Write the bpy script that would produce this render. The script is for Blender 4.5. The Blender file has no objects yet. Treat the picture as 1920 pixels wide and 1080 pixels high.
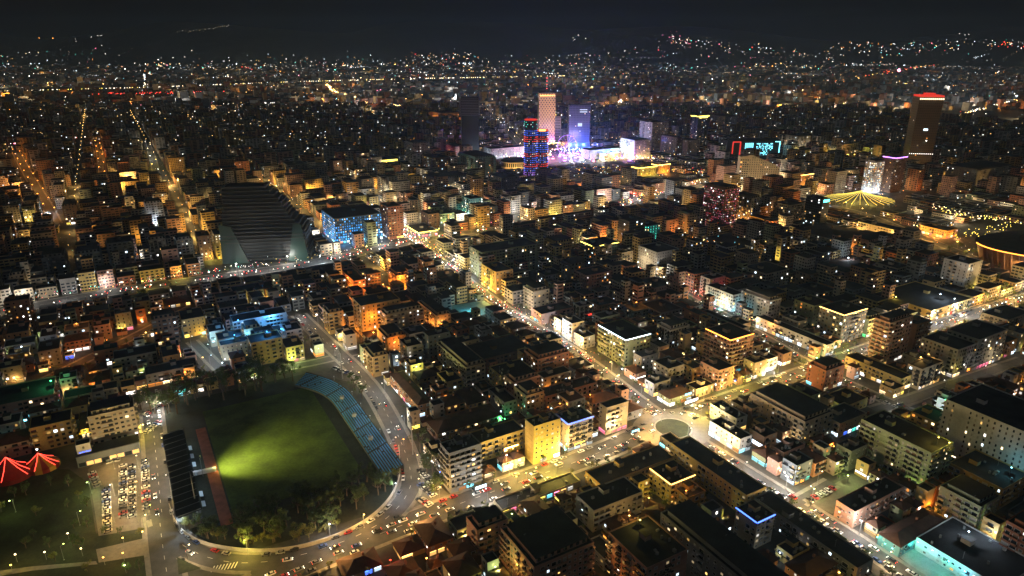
import bpy, math, random
import numpy as np
from math import sin, cos, pi, radians
R = random.Random(7)
sc = bpy.context.scene
# ------------------------------------------------------------------ camera
CAM_H, FPX, PITCH = 230.0, 1280.0, math.atan(460 / 1280)
S_, C_ = sin(PITCH), cos(PITCH)
cd = bpy.data.cameras.new('camera'); cd.lens = 24; cd.sensor_width = 36
cd.clip_start = 1; cd.clip_end = 60000
cam = bpy.data.objects.new('camera', cd); sc.collection.objects.link(cam)
cam.location = (0, 0, CAM_H); cam.rotation_euler = (pi / 2 - PITCH, 0, 0)
sc.camera = cam
# ------------------------------------------------------------------ night sky
w = bpy.data.worlds.new('World'); sc.world = w; w.use_nodes = True
nt = w.node_tree
sky = nt.nodes.new('ShaderNodeTexSky'); sky.sky_type = 'NISHITA'; sky.sun_disc = False
sky.sun_elevation = radians(-3); sky.sun_rotation = radians(200); sky.altitude = 300
bgn = nt.nodes['Background']; bgn.inputs[1].default_value = 0.5
nt.links.new(sky.outputs[0], bgn.inputs[0])
sc.view_settings.view_transform = 'Standard'; sc.view_settings.look = 'None'
sc.view_settings.exposure = -0.12; sc.view_settings.gamma = 1
cy = sc.cycles
cy.use_denoising = True
cy.max_bounces = 4; cy.diffuse_bounces = 2; cy.glossy_bounces = 2; cy.transmission_bounces = 2
cy.volume_bounces = 0; cy.sample_clamp_indirect = 2.0; cy.sample_clamp_direct = 0
cy.use_light_tree = True; cy.caustics_reflective = False; cy.caustics_refractive = False

# ------------------------------------------------------------------ geometry of the view -> places on the ground
def G(u, v, z=0.0):
    dx = (u - 960) / FPX; dy = (v - 540) / FPX
    t = (CAM_H - z) / (S_ + dy * C_)
    return (t * dx, t * (C_ - dy * S_))
ORI = [(0, 0), (640, 0), (1280, 0), (0, 360), (640, 360), (1280, 360), (0, 720), (640, 720), (1280, 720)]
def px(r, x, y): return (ORI[r][0] + x / 3, ORI[r][1] + y / 3)
def at(r, x, y, z=0.0):
    u, v = px(r, x, y); g = G(u, v, z); return (g[0], g[1], z)
def proj(x, y, z=0.0):
    D = CAM_H - z; dep = y * C_ + D * S_
    if dep < 1: return (-9999, -9999)
    return (960 + FPX * x / dep, 540 + FPX * (D * C_ - y * S_) / dep)
GA = radians(30); AX, AY = cos(GA), sin(GA); BX, BY = -sin(GA), cos(GA)      # street grid: a runs right and back, b left and back
def PQ(x, y): return (x * AX + y * AY, x * BX + y * BY)
def XY(p, q): return (p * AX + q * BX, p * AY + q * BY)

# ------------------------------------------------------------------ materials
MATS = {}
def mat(name, col, rough=0.85, var=0.0, scale=0.3, metal=0.0, emit=None, es=0.0, spec=0.3, sample=True):
    if name in MATS: return MATS[name]
    m = bpy.data.materials.new(name); m.use_nodes = True
    n = m.node_tree.nodes; l = m.node_tree.links; b = n['Principled BSDF']
    b.inputs['Base Color'].default_value = (*col, 1); b.inputs['Roughness'].default_value = rough
    b.inputs['Metallic'].default_value = metal; b.inputs['Specular IOR Level'].default_value = spec
    if var > 0:
        tc = n.new('ShaderNodeTexCoord'); g = n.new('ShaderNodeNewGeometry')
        t1 = n.new('ShaderNodeTexNoise'); t1.inputs['Scale'].default_value = scale; t1.inputs['Detail'].default_value = 6
        t2 = n.new('ShaderNodeTexNoise'); t2.inputs['Scale'].default_value = scale * 7; t2.inputs['Detail'].default_value = 3
        l.new(g.outputs['Position'], t1.inputs['Vector']); l.new(g.outputs['Position'], t2.inputs['Vector'])
        mx = n.new('ShaderNodeMath'); mx.operation = 'MULTIPLY_ADD'; mx.inputs[1].default_value = 0.65; mx.inputs[2].default_value = 0.0
        ad = n.new('ShaderNodeMath'); ad.operation = 'MULTIPLY_ADD'; ad.inputs[1].default_value = 0.35
        l.new(t1.outputs[0], mx.inputs[0]); l.new(t2.outputs[0], ad.inputs[0]); l.new(mx.outputs[0], ad.inputs[2])
        cr = n.new('ShaderNodeValToRGB')
        cr.color_ramp.elements[0].position = 0.34; cr.color_ramp.elements[1].position = 0.66
        cr.color_ramp.elements[0].color = (*[c * (1 - var) for c in col], 1)
        cr.color_ramp.elements[1].color = (*[min(1, c * (1 + var)) for c in col], 1)
        l.new(ad.outputs[0], cr.inputs[0]); l.new(cr.outputs[0], b.inputs['Base Color'])
    if emit is not None:
        b.inputs['Emission Color'].default_value = (*emit, 1); b.inputs['Emission Strength'].default_value = es
        m.cycles.emission_sampling = 'AUTO' if sample else 'NONE'
    MATS[name] = m
    return m
LC = dict(warm=(1, .57, .15), orange=(1, .34, .05), neutral=(1, .74, .40), white=(1, .93, .84), cool=(.72, .88, 1), cyan=(.22, .82, 1),
          teal=(.12, 1, .78), green=(.1, 1, .3), red=(1, .05, .03), blue=(.06, .16, 1), purple=(.55, .2, 1), yellow=(1, .74, .12), pink=(1, .2, .35),
          lime=(.78, 1, .3), azure=(.08, .42, 1))
def glow(c, s=4.0, sample=False):
    return mat('glow_%s_%g%s' % (c, s, '_s' if sample else ''), (.05, .05, .05), emit=LC[c], es=s, sample=sample)
WALL = dict(cream=(.34, .29, .21), ochre=(.36, .24, .10), grey=(.19, .19, .19), white=(.44, .43, .41), pink=(.33, .20, .16), brown=(.17, .10, .065),
            brick=(.24, .10, .06), yellow=(.42, .32, .12), green=(.22, .25, .15), terracotta=(.34, .16, .075), slate=(.10, .115, .13), teal=(.11, .22, .23))
def wallmat(c): return mat('wall_' + c, WALL[c], .88, .22, .12)
M_ROOF = mat('roof_bitumen', (.030, .030, .032), .9, .35, .15)
M_TILE = mat('roof_clay', (.075, .038, .026), .9, .35, .2)
M_CONC = mat('concrete', (.24, .235, .22), .9, .25, .2)
M_DARKMETAL = mat('dark_metal', (.05, .05, .055), .5, metal=.6)
M_STEEL = mat('painted_steel', (.22, .23, .24), .5, metal=.3)
M_GLASS = mat('window_glass', (.018, .022, .028), .15, spec=.6)
M_FRAME = mat('window_frame', (.45, .44, .42), .6)
M_ASPH = mat('asphalt', (.062, .060, .058), .8, .25, .25)
M_PAVE = mat('paving', (.19, .175, .155), .85, .22, .5)
M_GROUND = mat('city_ground', (.060, .056, .048), .95, .4, .05)
M_GRASS = mat('park_grass', (.028, .034, .014), .95, .45, .12)
M_PITCH = mat('pitch_turf', (.050, .080, .012), .95, .45, .09)
M_LEAF = mat('leaf', (.050, .075, .022), .8, .45, .35)
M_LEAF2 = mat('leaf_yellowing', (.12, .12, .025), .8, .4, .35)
M_BARK = mat('bark', (.09, .065, .045), .95, .3, 1.5)
M_BLACKGL = mat('dark_curtain_glass', (.012, .016, .018), .45, spec=.3)
M_PAINT = mat('road_paint', (.62, .61, .57), .8, .2, 1.0)

# ------------------------------------------------------------------ mesh helpers
col = sc.collection
class MB:
    def __init__(s): s.v = []; s.f = []; s.m = []; s.mats = []; s.cur = 0
    def use(s, m):
        if m not in s.mats: s.mats.append(m)
        s.cur = s.mats.index(m); return s
    def quad(s, a, b, c, d):
        n = len(s.v); s.v += [a, b, c, d]; s.f.append((n, n + 1, n + 2, n + 3)); s.m.append(s.cur)
    def tri(s, a, b, c):
        n = len(s.v); s.v += [a, b, c]; s.f.append((n, n + 1, n + 2)); s.m.append(s.cur)
    def obox(s, o, e1, e2, z0, z1, bottom=False):
        """upright box: corner o (x,y), edge vectors e1, e2 (counter-clockwise), from z0 to z1"""
        n = len(s.v); x, y = o
        P = [(x, y), (x + e1[0], y + e1[1]), (x + e1[0] + e2[0], y + e1[1] + e2[1]), (x + e2[0], y + e2[1])]
        s.v += [(a, b, z0) for a, b in P] + [(a, b, z1) for a, b in P]
        F = [(0, 1, 5, 4), (1, 2, 6, 5), (2, 3, 7, 6), (3, 0, 4, 7), (4, 5, 6, 7)]
        if bottom: F.append((3, 2, 1, 0))
        for f in F: s.f.append(tuple(n + i for i in f)); s.m.append(s.cur)
    def cbox(s, c, sz): s.obox((c[0] - sz[0] / 2, c[1] - sz[1] / 2), (sz[0], 0), (0, sz[1]), c[2] - sz[2] / 2, c[2] + sz[2] / 2, True)
    def octa(s, c, r, rz=None):
        n = len(s.v); x, y, z = c; rz = rz or r
        s.v += [(x + r, y, z), (x, y + r, z), (x - r, y, z), (x, y - r, z), (x, y, z + rz), (x, y, z - rz)]
        for f in ((0, 1, 4), (1, 2, 4), (2, 3, 4), (3, 0, 4), (1, 0, 5), (2, 1, 5), (3, 2, 5), (0, 3, 5)):
            s.f.append(tuple(n + i for i in f)); s.m.append(s.cur)
    def cyl(s, c, r0, r1, z0, z1, k=8, cap=True, sx=1.0, sy=1.0):
        n = len(s.v)
        for z, r in ((z0, r0), (z1, r1)):
            for i in range(k): s.v.append((c[0] + r * sx * cos(2 * pi * i / k), c[1] + r * sy * sin(2 * pi * i / k), z))
        for i in range(k):
            j = (i + 1) % k; s.f.append((n + i, n + j, n + k + j, n + k + i)); s.m.append(s.cur)
        if cap: s.f.append(tuple(n + k + i for i in range(k))); s.m.append(s.cur)
    def bar(s, a, b, r, up=None):
        """thin square bar between two points"""
        d = np.subtract(b, a).astype(float); L = np.linalg.norm(d)
        if L < 1e-6: return
        d /= L; u = np.cross(d, (0, 0, 1)) if abs(d[2]) < .95 else np.cross(d, (1, 0, 0)); u /= np.linalg.norm(u); w_ = np.cross(u, d)
        n = len(s.v)
        for p in (a, b):
            for i, j in ((1, 1), (-1, 1), (-1, -1), (1, -1)): s.v.append(tuple(np.array(p) + r * (i * u + j * w_)))
        for f in ((0, 1, 5, 4), (1, 2, 6, 5), (2, 3, 7, 6), (3, 0, 4, 7), (3, 2, 1, 0), (4, 5, 6, 7)):
            s.f.append(tuple(n + i for i in f)); s.m.append(s.cur)
    def mesh(s, name):
        me = bpy.data.meshes.new(name); me.from_pydata(s.v, [], s.f)
        for m in s.mats: me.materials.append(m)
        if len(s.mats) > 1: me.polygons.foreach_set('material_index', s.m)
        me.update(); return me
    def build(s, name, parent=None, loc=None, **k): return put(name, s.mesh(name), parent, loc, **k)
def put(name, data, parent=None, loc=None, rz=0.0, label=None, cat=None, group=None, kind=None):
    o = bpy.data.objects.new(name, data); col.objects.link(o)
    if parent is not None: o.parent = parent
    if loc is not None: o.location = loc
    if rz: o.rotation_euler = (0, 0, rz)
    if label: o['label'] = label
    if cat: o['category'] = cat
    if group: o['group'] = group
    if kind: o['kind'] = kind
    return o
def root(name, loc, label, cat, group=None, rz=0.0): return put(name, None, None, loc, rz, label, cat, group)
LIGHTS = {}
def lamp_light(c, power, parent, loc, kind='POINT'):
    k = (c, power)
    if k not in LIGHTS:
        d = bpy.data.lights.new('lamp_glow', 'POINT'); d.energy = power; d.color = LC[c] if isinstance(c, str) else c; d.shadow_soft_size = 0.0
        LIGHTS[k] = d
    return put('lamp_light', LIGHTS[k], parent, loc)
NUMW = {1: 'one', 2: 'two', 3: 'three', 4: 'four', 5: 'five', 6: 'six', 7: 'seven', 8: 'eight', 9: 'nine', 10: 'ten', 11: 'eleven', 12: 'twelve', 13: 'thirteen', 14: 'fourteen',
        15: 'fifteen', 16: 'sixteen', 17: 'seventeen', 18: 'eighteen', 19: 'nineteen', 20: 'twenty'}
ORDW = ['leftmost', 'second from the left', 'third from the left', 'fourth from the left', 'fifth from the left', 'sixth from the left', 'seventh from the left', 'eighth from the left',
        'ninth from the left', 'tenth from the left', 'eleventh from the left', 'twelfth from the left']

# ------------------------------------------------------------------ occupancy of the ground, 4 m cells in the street grid
OC = 4.0; P0_, Q0_ = -1300.0, -200.0; NP, NQ = 900, 900
OCC = np.zeros((NP, NQ), bool)
def occ_idx(p, q): return int((p - P0_) / OC), int((q - Q0_) / OC)
def occ_rect(p0, p1, q0, q1, mark=True):
    i0, j0 = occ_idx(p0, q0); i1, j1 = occ_idx(p1, q1)
    i0 = max(i0, 0); j0 = max(j0, 0); i1 = min(i1, NP - 1); j1 = min(j1, NQ - 1)
    if i1 < i0 or j1 < j0: return True
    if mark: OCC[i0:i1 + 1, j0:j1 + 1] = True
    else: return bool(OCC[i0:i1 + 1, j0:j1 + 1].any())
def occ_poly(pts):
    pq = [PQ(*p[:2]) for p in pts]
    ps = [a for a, b in pq]; qs = [b for a, b in pq]
    i0, j0 = occ_idx(min(ps), min(qs)); i1, j1 = occ_idx(max(ps), max(qs))
    for i in range(max(i0, 0), min(i1, NP - 1) + 1):
        for j in range(max(j0, 0), min(j1, NQ - 1) + 1):
            x = P0_ + (i + .5) * OC; y = Q0_ + (j + .5) * OC; c = False; k = len(pq) - 1
            for n in range(len(pq)):
                if (pq[n][1] > y) != (pq[k][1] > y) and x < (pq[k][0] - pq[n][0]) * (y - pq[n][1]) / (pq[k][1] - pq[n][1] + 1e-9) + pq[n][0]: c = not c
                k = n
            if c: OCC[i, j] = True
def resample(pts, step):
    """points every step metres along the line, last point kept"""
    out = [tuple(pts[0][:2])]; need = step
    for a, b in zip(pts, pts[1:]):
        L = math.dist(a[:2], b[:2]); d = need
        while d <= L: out.append((a[0] + (b[0] - a[0]) * d / L, a[1] + (b[1] - a[1]) * d / L)); d += step
        need = d - L
    out.append(tuple(pts[-1][:2])); return out
def smooth(pts, it=2):
    for _ in range(it):
        o = [pts[0]]
        for a, b in zip(pts, pts[1:]):
            o += [(a[0] * .75 + b[0] * .25, a[1] * .75 + b[1] * .25), (a[0] * .25 + b[0] * .75, a[1] * .25 + b[1] * .75)]
        pts = o + [pts[-1]]
    return pts
def offs(pts, d):
    out = []
    for i, p in enumerate(pts):
        a = pts[max(0, i - 1)]; b = pts[min(len(pts) - 1, i + 1)]
        L = math.dist(a, b) or 1; nx, ny = -(b[1] - a[1]) / L, (b[0] - a[0]) / L
        out.append((p[0] + nx * d, p[1] + ny * d))
    return out

# ================================================================== THE SETTING
gm = MB().use(M_GROUND); gm.quad((-16000, -300, 0), (16000, -300, 0), (16000, 16000, 0), (-16000, 16000, 0)); gm.build('ground', kind='structure')

# hills behind the city
def hills():
    rr = random.Random(3); m = MB().use(mat('hill_scrub', (.022, .028, .018), .95, .4, .004))
    nx, ny = 90, 14; ph = [rr.uniform(0, 6.28) for _ in range(12)]
    def hz(x, y):
        t = max(0, min(1, (y - 8000) / 6500)); t = t * t * (3 - 2 * t)
        s = 560 + 210 * sin(x / 2100 + ph[0]) + 120 * sin(x / 900 + ph[1]) + 60 * sin(x / 430 + y / 600 + ph[2])
        bump = 430 * math.exp(-((x + 5000) / 1500) ** 2 - ((y - 11500) / 1800) ** 2)
        bump += 190 * math.exp(-((x - 2400) / 900) ** 2 - ((y - 9800) / 1500) ** 2) + 230 * math.exp(-((x - 6500) / 2200) ** 2 - ((y - 9600) / 1800) ** 2)
        return min(735, -2 + t * s * .75 + bump * min(1, max(0, (y - 7600) / 800)))
    V = [[(-15500 + 31000 * i / nx, 7400 + 7800 * j / ny) for j in range(ny + 1)] for i in range(nx + 1)]
    for i in range(nx):
        for j in range(ny):
            q = [V[i][j], V[i + 1][j], V[i + 1][j + 1], V[i][j + 1]]
            m.quad(*[(x, y, hz(x, y)) for x, y in q])
    m.build('hills', kind='structure'); return hz
HZ = hills()

ROADS = []          # (name, pts, width)
ROADPT = []
def road(name, pix, width, colr='warm', power=9000, step=26, smoothit=1, z=None, lamps=True, h=9.0, rnd=0.0, lab='', pave=True):
    pts = smooth([G(*p) for p in pix], smoothit); pts = resample(pts, 6)
    ROADS.append(dict(name=name, pts=pts, w=width, col=colr, power=power, step=step, lamps=lamps, h=h, lab=lab, pave=pave))
    for p in pts:
        pq = PQ(*p); r = width / 2 + 2.2; occ_rect(pq[0] - r, pq[0] + r, pq[1] - r, pq[1] + r)
road('avenue', [(430, 1120), (560, 1062), (700, 1005), (900, 930), (1130, 848), (1240, 795), (1400, 738), (1530, 692), (1700, 630), (1920, 560), (2060, 515)], 15, 'warm', 26000, 20, lab='the main avenue')
road('market_street', [(700, 392), (760, 440), (830, 490), (935, 572), (1050, 640), (1130, 697), (1240, 785), (1400, 885), (1560, 984), (1720, 1090)], 9, 'warm', 21000, 20, lab='the shopping street')
road('stadium_road', [(560, 590), (610, 640), (690, 715), (745, 810), (772, 880), (770, 925), (715, 985), (610, 1030), (490, 1058), (400, 1052), (335, 1020), (305, 985), (297, 900), (288, 810), (280, 735)], 10.5, 'neutral', 9000, 24, smoothit=2, lab='the stadium road')
road('park_road', [(298, 962), (303, 1010), (312, 1070), (325, 1150)], 12, 'neutral', 7000, 24, lab='the road beside the plaza')
road('left_boulevard', [(-60, 600), (30, 580), (180, 552), (350, 527), (500, 507), (620, 487), (760, 455)], 19, 'white', 15000, 30, lab='the left boulevard')
road('north_boulevard', [(760, 455), (900, 432), (1060, 415), (1190, 380), (1330, 345)], 14, 'warm', 14000, 30, lab='the boulevard north of the shopping street')
road('cross_street', [(1190, 500), (1280, 553), (1350, 586), (1430, 630), (1530, 692), (1640, 742), (1790, 808)], 8, 'neutral', 9000, 24, lab='the cross street')
road('quarter_street', [(60, 725), (150, 680), (277, 618), (360, 575)], 8, 'orange', 4500, 26, lab='the slanting street')
road('side_street', [(360, 640), (420, 700), (395, 625)][:2], 6, 'cool', 3500, 22, lab='the lane by the blue hall')
road('yellow_lane', [(520, 692), (600, 678), (668, 660)], 8, 'lime', 4500, 20, lab='the lane above the stadium')
road('park_street', [(1530, 380), (1620, 400), (1700, 432), (1790, 470), (1920, 520)], 12, 'warm', 14000, 34, lab='the park street')
road('ring_street', [(1280, 470), (1400, 485), (1420, 470), (1300, 440)][:2] + [(1460, 500)], 10, 'warm', 7000, 30, lab='the ring street')
road('back_lane', [(1560, 905), (1490, 945)], 6, 'neutral', 5200, 16, lab='the court lane')
road('east_lane', [(1640, 770), (1720, 745), (1800, 715), (1920, 675)], 8, 'neutral', 2600, 26, lab='the east lane')
road('far_orange_street', [(30, 285), (60, 340), (88, 385), (105, 420)], 12, 'orange', 9000, 42, lab='the orange street')
road('far_orange_lane', [(183, 268), (190, 300), (194, 345)], 10, 'orange', 9000, 55, lab='the orange lane')
road('mid_lane', [(276, 270), (288, 300), (296, 342)], 10, 'neutral', 8000, 60, lab='the pale lane')
road('station_road', [(905, 205), (960, 250), (1000, 300)], 14, 'neutral', 9000, 70, lab='the square approach')

def pt_in_road(x, y, skip, m=0.0):
    for k, r in enumerate(ROADS):
        if k == skip: continue
        for p in r['pts'][::2]:
            if (p[0] - x) ** 2 + (p[1] - y) ** 2 < (r['w'] / 2 + m) ** 2: return True
    return False
for k, r in enumerate(ROADS):
    z = .03 + .005 * k; m = MB().use(M_ASPH)
    Lp, Rp = offs(r['pts'], r['w'] / 2), offs(r['pts'], -r['w'] / 2)
    for i in range(len(Lp) - 1): m.quad((*Rp[i], z), (*Rp[i + 1], z), (*Lp[i + 1], z), (*Lp[i], z))
    r['z'] = z; r['obj'] = m.build(r['name'], kind='structure')
    if r['pave']:
        m = MB().use(M_PAVE); w1 = r['w'] / 2; w2 = w1 + 2.3
        for sgn in (1, -1):
            a, b = offs(r['pts'], sgn * w1), offs(r['pts'], sgn * w2)
            for i in range(len(a) - 1):
                mid = ((a[i][0] + b[i + 1][0]) / 2, (a[i][1] + b[i + 1][1]) / 2)
                if pt_in_road(mid[0], mid[1], k, 1.0): continue
                A, B_, C2, D2 = a[i], a[i + 1], b[i + 1], b[i]
                zt = .16
                q = [(*A, zt), (*B_, zt), (*C2, zt), (*D2, zt)]
                if sgn < 0: q = q[::-1]
                m.quad(*q); m.quad((*A, 0), (*B_, 0), (*B_, zt), (*A, zt))
        m.build('pavement', r['obj'])
    if r['w'] >= 10 and k < 7:
        m = MB().use(M_PAINT); fine = resample(r['pts'], 3)
        for i in range(0, len(fine) - 1, 3):
            a, b = fine[i], fine[i + 1]; L = math.dist(a, b) or 1; nx, ny = -(b[1] - a[1]) / L * .09, (b[0] - a[0]) / L * .09
            m.quad((a[0] + nx, a[1] + ny, z + .004), (a[0] - nx, a[1] - ny, z + .004), (b[0] - nx, b[1] - ny, z + .004), (b[0] + nx, b[1] + ny, z + .004))
        m.build('lane_marking', r['obj'])

# ------------------------------------------------------------------ paved and green places
def patch(name, pts, m_, z, parent=None, occ=True, kind='structure'):
    m = MB().use(m_); n = len(pts); m.v = [(p[0], p[1], z) for p in pts]; m.f = [tuple(range(n))]; m.m = [0]
    if sum(pts[i][0] * pts[(i + 1) % n][1] - pts[(i + 1) % n][0] * pts[i][1] for i in range(n)) < 0: m.f = [tuple(reversed(range(n)))]
    if occ: occ_poly(pts)
    return m.build(name, parent, kind=None if parent else kind)
def ell(c, ra, rb, k=28, rot=GA):
    o = []
    for i in range(k):
        a = 2 * pi * i / k; x, y = ra * cos(a), rb * sin(a); o.append((c[0] + x * cos(rot) - y * sin(rot), c[1] + x * sin(rot) + y * cos(rot)))
    return o
M_CARPARK = mat('car_park_paving', (.115, .108, .095), .85, .2, .4)
patch('car_park_paving', [G(*p) for p in ((165, 880), (185, 1005), (300, 985), (318, 865), (300, 800), (250, 812))], M_CARPARK, .012)
patch('forecourt_paving', [G(*p) for p in ((745, 905), (780, 868), (850, 935), (760, 985), (700, 995))], M_CARPARK, .016)
patch('park_lawn', [G(*p) for p in ((-160, 905), (20, 880), (130, 880), (165, 905), (180, 1000), (282, 1000), (290, 1090), (270, 1180), (-260, 1180))], M_GRASS, .010)
patch('plaza_paving', [G(*p) for p in ((180, 1030), (275, 1008), (280, 1040), (185, 1055))], M_PAVE, .020)
patch('park_path', [G(*p) for p in ((-60, 1078), (60, 1062), (180, 1052), (183, 1058), (60, 1070), (-60, 1090))], M_PAVE, .018)
patch('traffic_island_lawn', [G(*p) for p in ((332, 1045), (378, 1066), (335, 1078))], M_GRASS, .2)
patch('court_paving', [at(8, *p)[:2] for p in ((690, 655), (960, 500), (1080, 560), (840, 730))], M_CARPARK, .014)
patch('school_yard', [at(8, *p)[:2] for p in ((1200, 960), (1320, 900), (1700, 1110), (1440, 1140))], M_CONC, .014)
patch('sports_court', [at(4, *p)[:2] for p in ((615, 640), (800, 610), (900, 670), (620, 725))], mat('sports_court', (.10, .22, .22), .8, .2, .3), .014)
RB = G(1262, 803)
patch('roundabout_lawn', ell(RB, 11, 11), M_GRASS, .32)
mm = MB().use(M_CONC); e0, e1 = ell(RB, 12, 12), ell(RB, 11, 11)
for i in range(28):
    j = (i + 1) % 28; mm.quad((*e0[i], .26), (*e0[j], .26), (*e1[j], .26), (*e1[i], .26)); mm.quad((*e0[i], 0), (*e0[j], 0), (*e0[j], .26), (*e0[i], .26))
mm.build('roundabout_kerb', kind='structure')
patch('roundabout_paving', ell(RB, 27, 23), mat('junction_paving', (.15, .145, .135), .85, .2, .3), .17)
zb = MB().use(M_PAINT)
for i in range(8):
    a = G(395 + i * 6.2, 1073 - i * 1.1); zb.obox((a[0], a[1]), (.5, 0), (0, 4), .12, .124)
zb.build('zebra_crossing', kind='structure')

# ================================================================== LAMPS
PROTO = {}
def lamp_meshes(c, h, big):
    k = (c, h, big)
    if k in PROTO: return PROTO[k]
    m = MB().use(M_STEEL); m.cyl((0, 0), .11, .07, 0, h, 6); m.obox((-.25, -.25), (.5, 0), (0, .5), 0, .35)
    pole = m.mesh('pole')
    m = MB().use(M_STEEL); m.bar((0, 0, h - .1), (1.5, 0, h + .25), .05); arm = m.mesh('arm')
    m = MB().use(glow(c, 9 if not big else 14)); s = .42 if not big else .8; m.octa((1.6, 0, h + .15), s, s * .6); head = m.mesh('lamp_head')
    PROTO[k] = (pole, arm, head); return PROTO[k]
NLAMP = [0]
def street_lamp(x, y, rz, c, power, h, lab, group, big=False):
    pole, arm, head = lamp_meshes(c, h, big)
    r = root('street_lamp', (x, y, .02), lab, 'street lamp', group, rz)
    put('pole', pole, r); put('arm', arm, r); put('lamp_head', head, r)
    lamp_light(c, power, r, (1.6, 0, h - .7)); NLAMP[0] += 1
    return r
CNAME = dict(azure='blue', warm='amber', orange='orange', neutral='warm white', white='white', cool='cool white', lime='greenish', yellow='yellow', cyan='cyan')
for k, r in enumerate(ROADS):
    if not r['lamps']: continue
    pts = resample(r['pts'], 1.0); st = r['step']; side = 1; i = int(st / 2); d = 0
    acc = 0; last = pts[0]; nxt = st / 2
    for n in range(1, len(pts) - 1):
        acc += math.dist(pts[n], pts[n - 1])
        if acc < nxt: continue
        nxt += st * R.uniform(.85, 1.15); side = -side
        a, b = pts[n - 1], pts[n + 1]; ang = math.atan2(b[1] - a[1], b[0] - a[0]); off_ = r['w'] / 2 + .9
        x, y = pts[n][0] - sin(ang) * off_ * side, pts[n][1] + cos(ang) * off_ * side
        if pt_in_road(x, y, k, .3): continue
        u, v = proj(x, y, 5)
        if not (-60 < u < 1980 and v < 1140): continue
        lc_ = r['col'] if R.random() < .5 or r['col'] in ('orange', 'lime', 'cool') else R.choice(('neutral', 'white', 'yellow', 'cool', 'white'))
        street_lamp(x, y, ang - pi / 2 * side, lc_, r['power'] * R.choice((.6, .8, 1, 1.25)), r['h'],
                    '%s street lamp standing along %s' % (CNAME[lc_], r['lab']), 'street lamps along ' + r['lab'], big=y > 620)

for u, v, c, pw, lab in ((215, 880, 'warm', 9000, 'amber lamp at the head of the car park'), (215, 930, 'neutral', 9000, 'amber lamp between the left and middle car park rows'), (215, 980, 'warm', 8000, 'amber lamp at the foot of the left car park aisle'), (260, 880, 'neutral', 9000, 'amber lamp at the head of the right car park aisle'), (260, 930, 'warm', 9000, 'amber lamp between the middle and right car park rows'), (258, 978, 'neutral', 8000, 'amber lamp at the foot of the right car park aisle'), (172, 925, 'lime', 3500, 'greenish lamp at the park edge beside the car park'), (150, 985, 'lime', 1400, 'greenish lamp on the park slope'), (120, 1050, 'lime', 1300, 'greenish lamp by the lower park path'), (30, 960, 'lime', 1500, 'greenish lamp among the park trees at far left'), (785, 925, 'neutral', 6000, 'warm white lamp on the forecourt'), (1240, 790, 'white', 12000, 'added white lamp left of the roundabout island'), (1290, 815, 'white', 12000, 'added white lamp right of the roundabout island'), (1300, 780, 'neutral', 12000, 'added warm white lamp behind the roundabout island')):  # the three roundabout lamps are added to light the island
    g = G(u, v); street_lamp(g[0], g[1], R.uniform(0, 6), c, pw, 8, lab, None)
# ================================================================== BUILDINGS
RECTS = []      # every building: p0,p1,q0,q1 in the street grid
def solve(r, x0, y0, x1, y2, dv):
    u0, v0 = px(r, x0, y0); dvv = dv / 3
    ub = u0 + (960 - u0) * dvv / (540 + FPX * C_ / S_ - v0)
    gx, gy = G(ub, v0 + dvv)
    dy = (v0 - 540) / FPX
    D = gy * (S_ + dy * C_) / (C_ - dy * S_)
    n = max(1, round((CAM_H - D - .9) / 3.1)); h = n * 3.1 + .9; D = CAM_H - h
    gx, gy = G(u0, v0, h)
    u1 = px(r, x1, 0)[0]; v2 = px(r, 0, y2)[1]
    k = (u1 - 960) / FPX
    La = (k * (gy * C_ + D * S_) - gx) / (AX - k * AY * C_)
    dy2 = (v2 - 540) / FPX; yb = D * (C_ - dy2 * S_) / (S_ + dy2 * C_)
    Lb = (yb - gy) / BY
    return gx, gy, h, n, max(7, min(130, La)), max(7, min(130, Lb))
SPEC = []
def B(r, x0, y0, x1, y2, dv, c='cream', **k): SPEC.append((r, x0, y0, x1, y2, dv, c, k))
# --- crop 7: foreground centre
B(7, 620, 405, 800, 330, 225, 'grey', shop='cyan', bal=.8); B(7, 780, 330, 1030, 270, 100, 'yellow', bal=.7)
B(7, 1110, 262, 1262, 195, 215, 'yellow', shop='white', plain_left=1, flood='yellow'); B(7, 1300, 240, 1442, 165, 165, 'cream', shop='cool', bal=.6, rim='blue')
B(7, 1545, 170, 1668, 105, 165, 'cream', shop='pink', bal=.7)
B(7, 540, 272, 900, 205, 55, 'brown', tile=1); B(7, 1040, 65, 1140, 10, 130, 'cream', bal=.7); B(7, 1150, 70, 1440, 30, 70, 'pink')
B(7, 430, 112, 505, -60, 70, 'terracotta', tile=1)
B(7, 905, 705, 1345, 650, 50, 'cream', shop='yellow'); B(7, 1420, 712, 1695, 620, 110, 'white', bal=.6)
B(7, 1460, 565, 1900, 490, 70, 'ochre'); B(7, 1855, 560, 1990, 470, 125, 'yellow', bal=.5, rim='warm')
B(7, 335, 960, 490, 885, 45, 'yellow', tile=1); B(7, 490, 905, 628, 775, 75, 'terracotta', tile=1); B(7, 640, 965, 775, 895, 60, 'ochre', tile=1)
B(7, 790, 855, 965, 745, 150, 'pink', bal=.7); B(7, 970, 838, 1085, 775, 140, 'yellow', bal=.6); B(7, 1085, 1030, 1420, 760, 190, 'pink', bal=.5)
B(7, 20, 1082, 228, 980, 55, 'cream', tile=1); B(7, 300, 1125, 455, 1020, 55, 'brown', tile=1); B(7, 1720, 1035, 1950, 830, 220, 'pink', bal=.4); B(7, 1480, 985, 1560, 880, 80, 'white')
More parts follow.
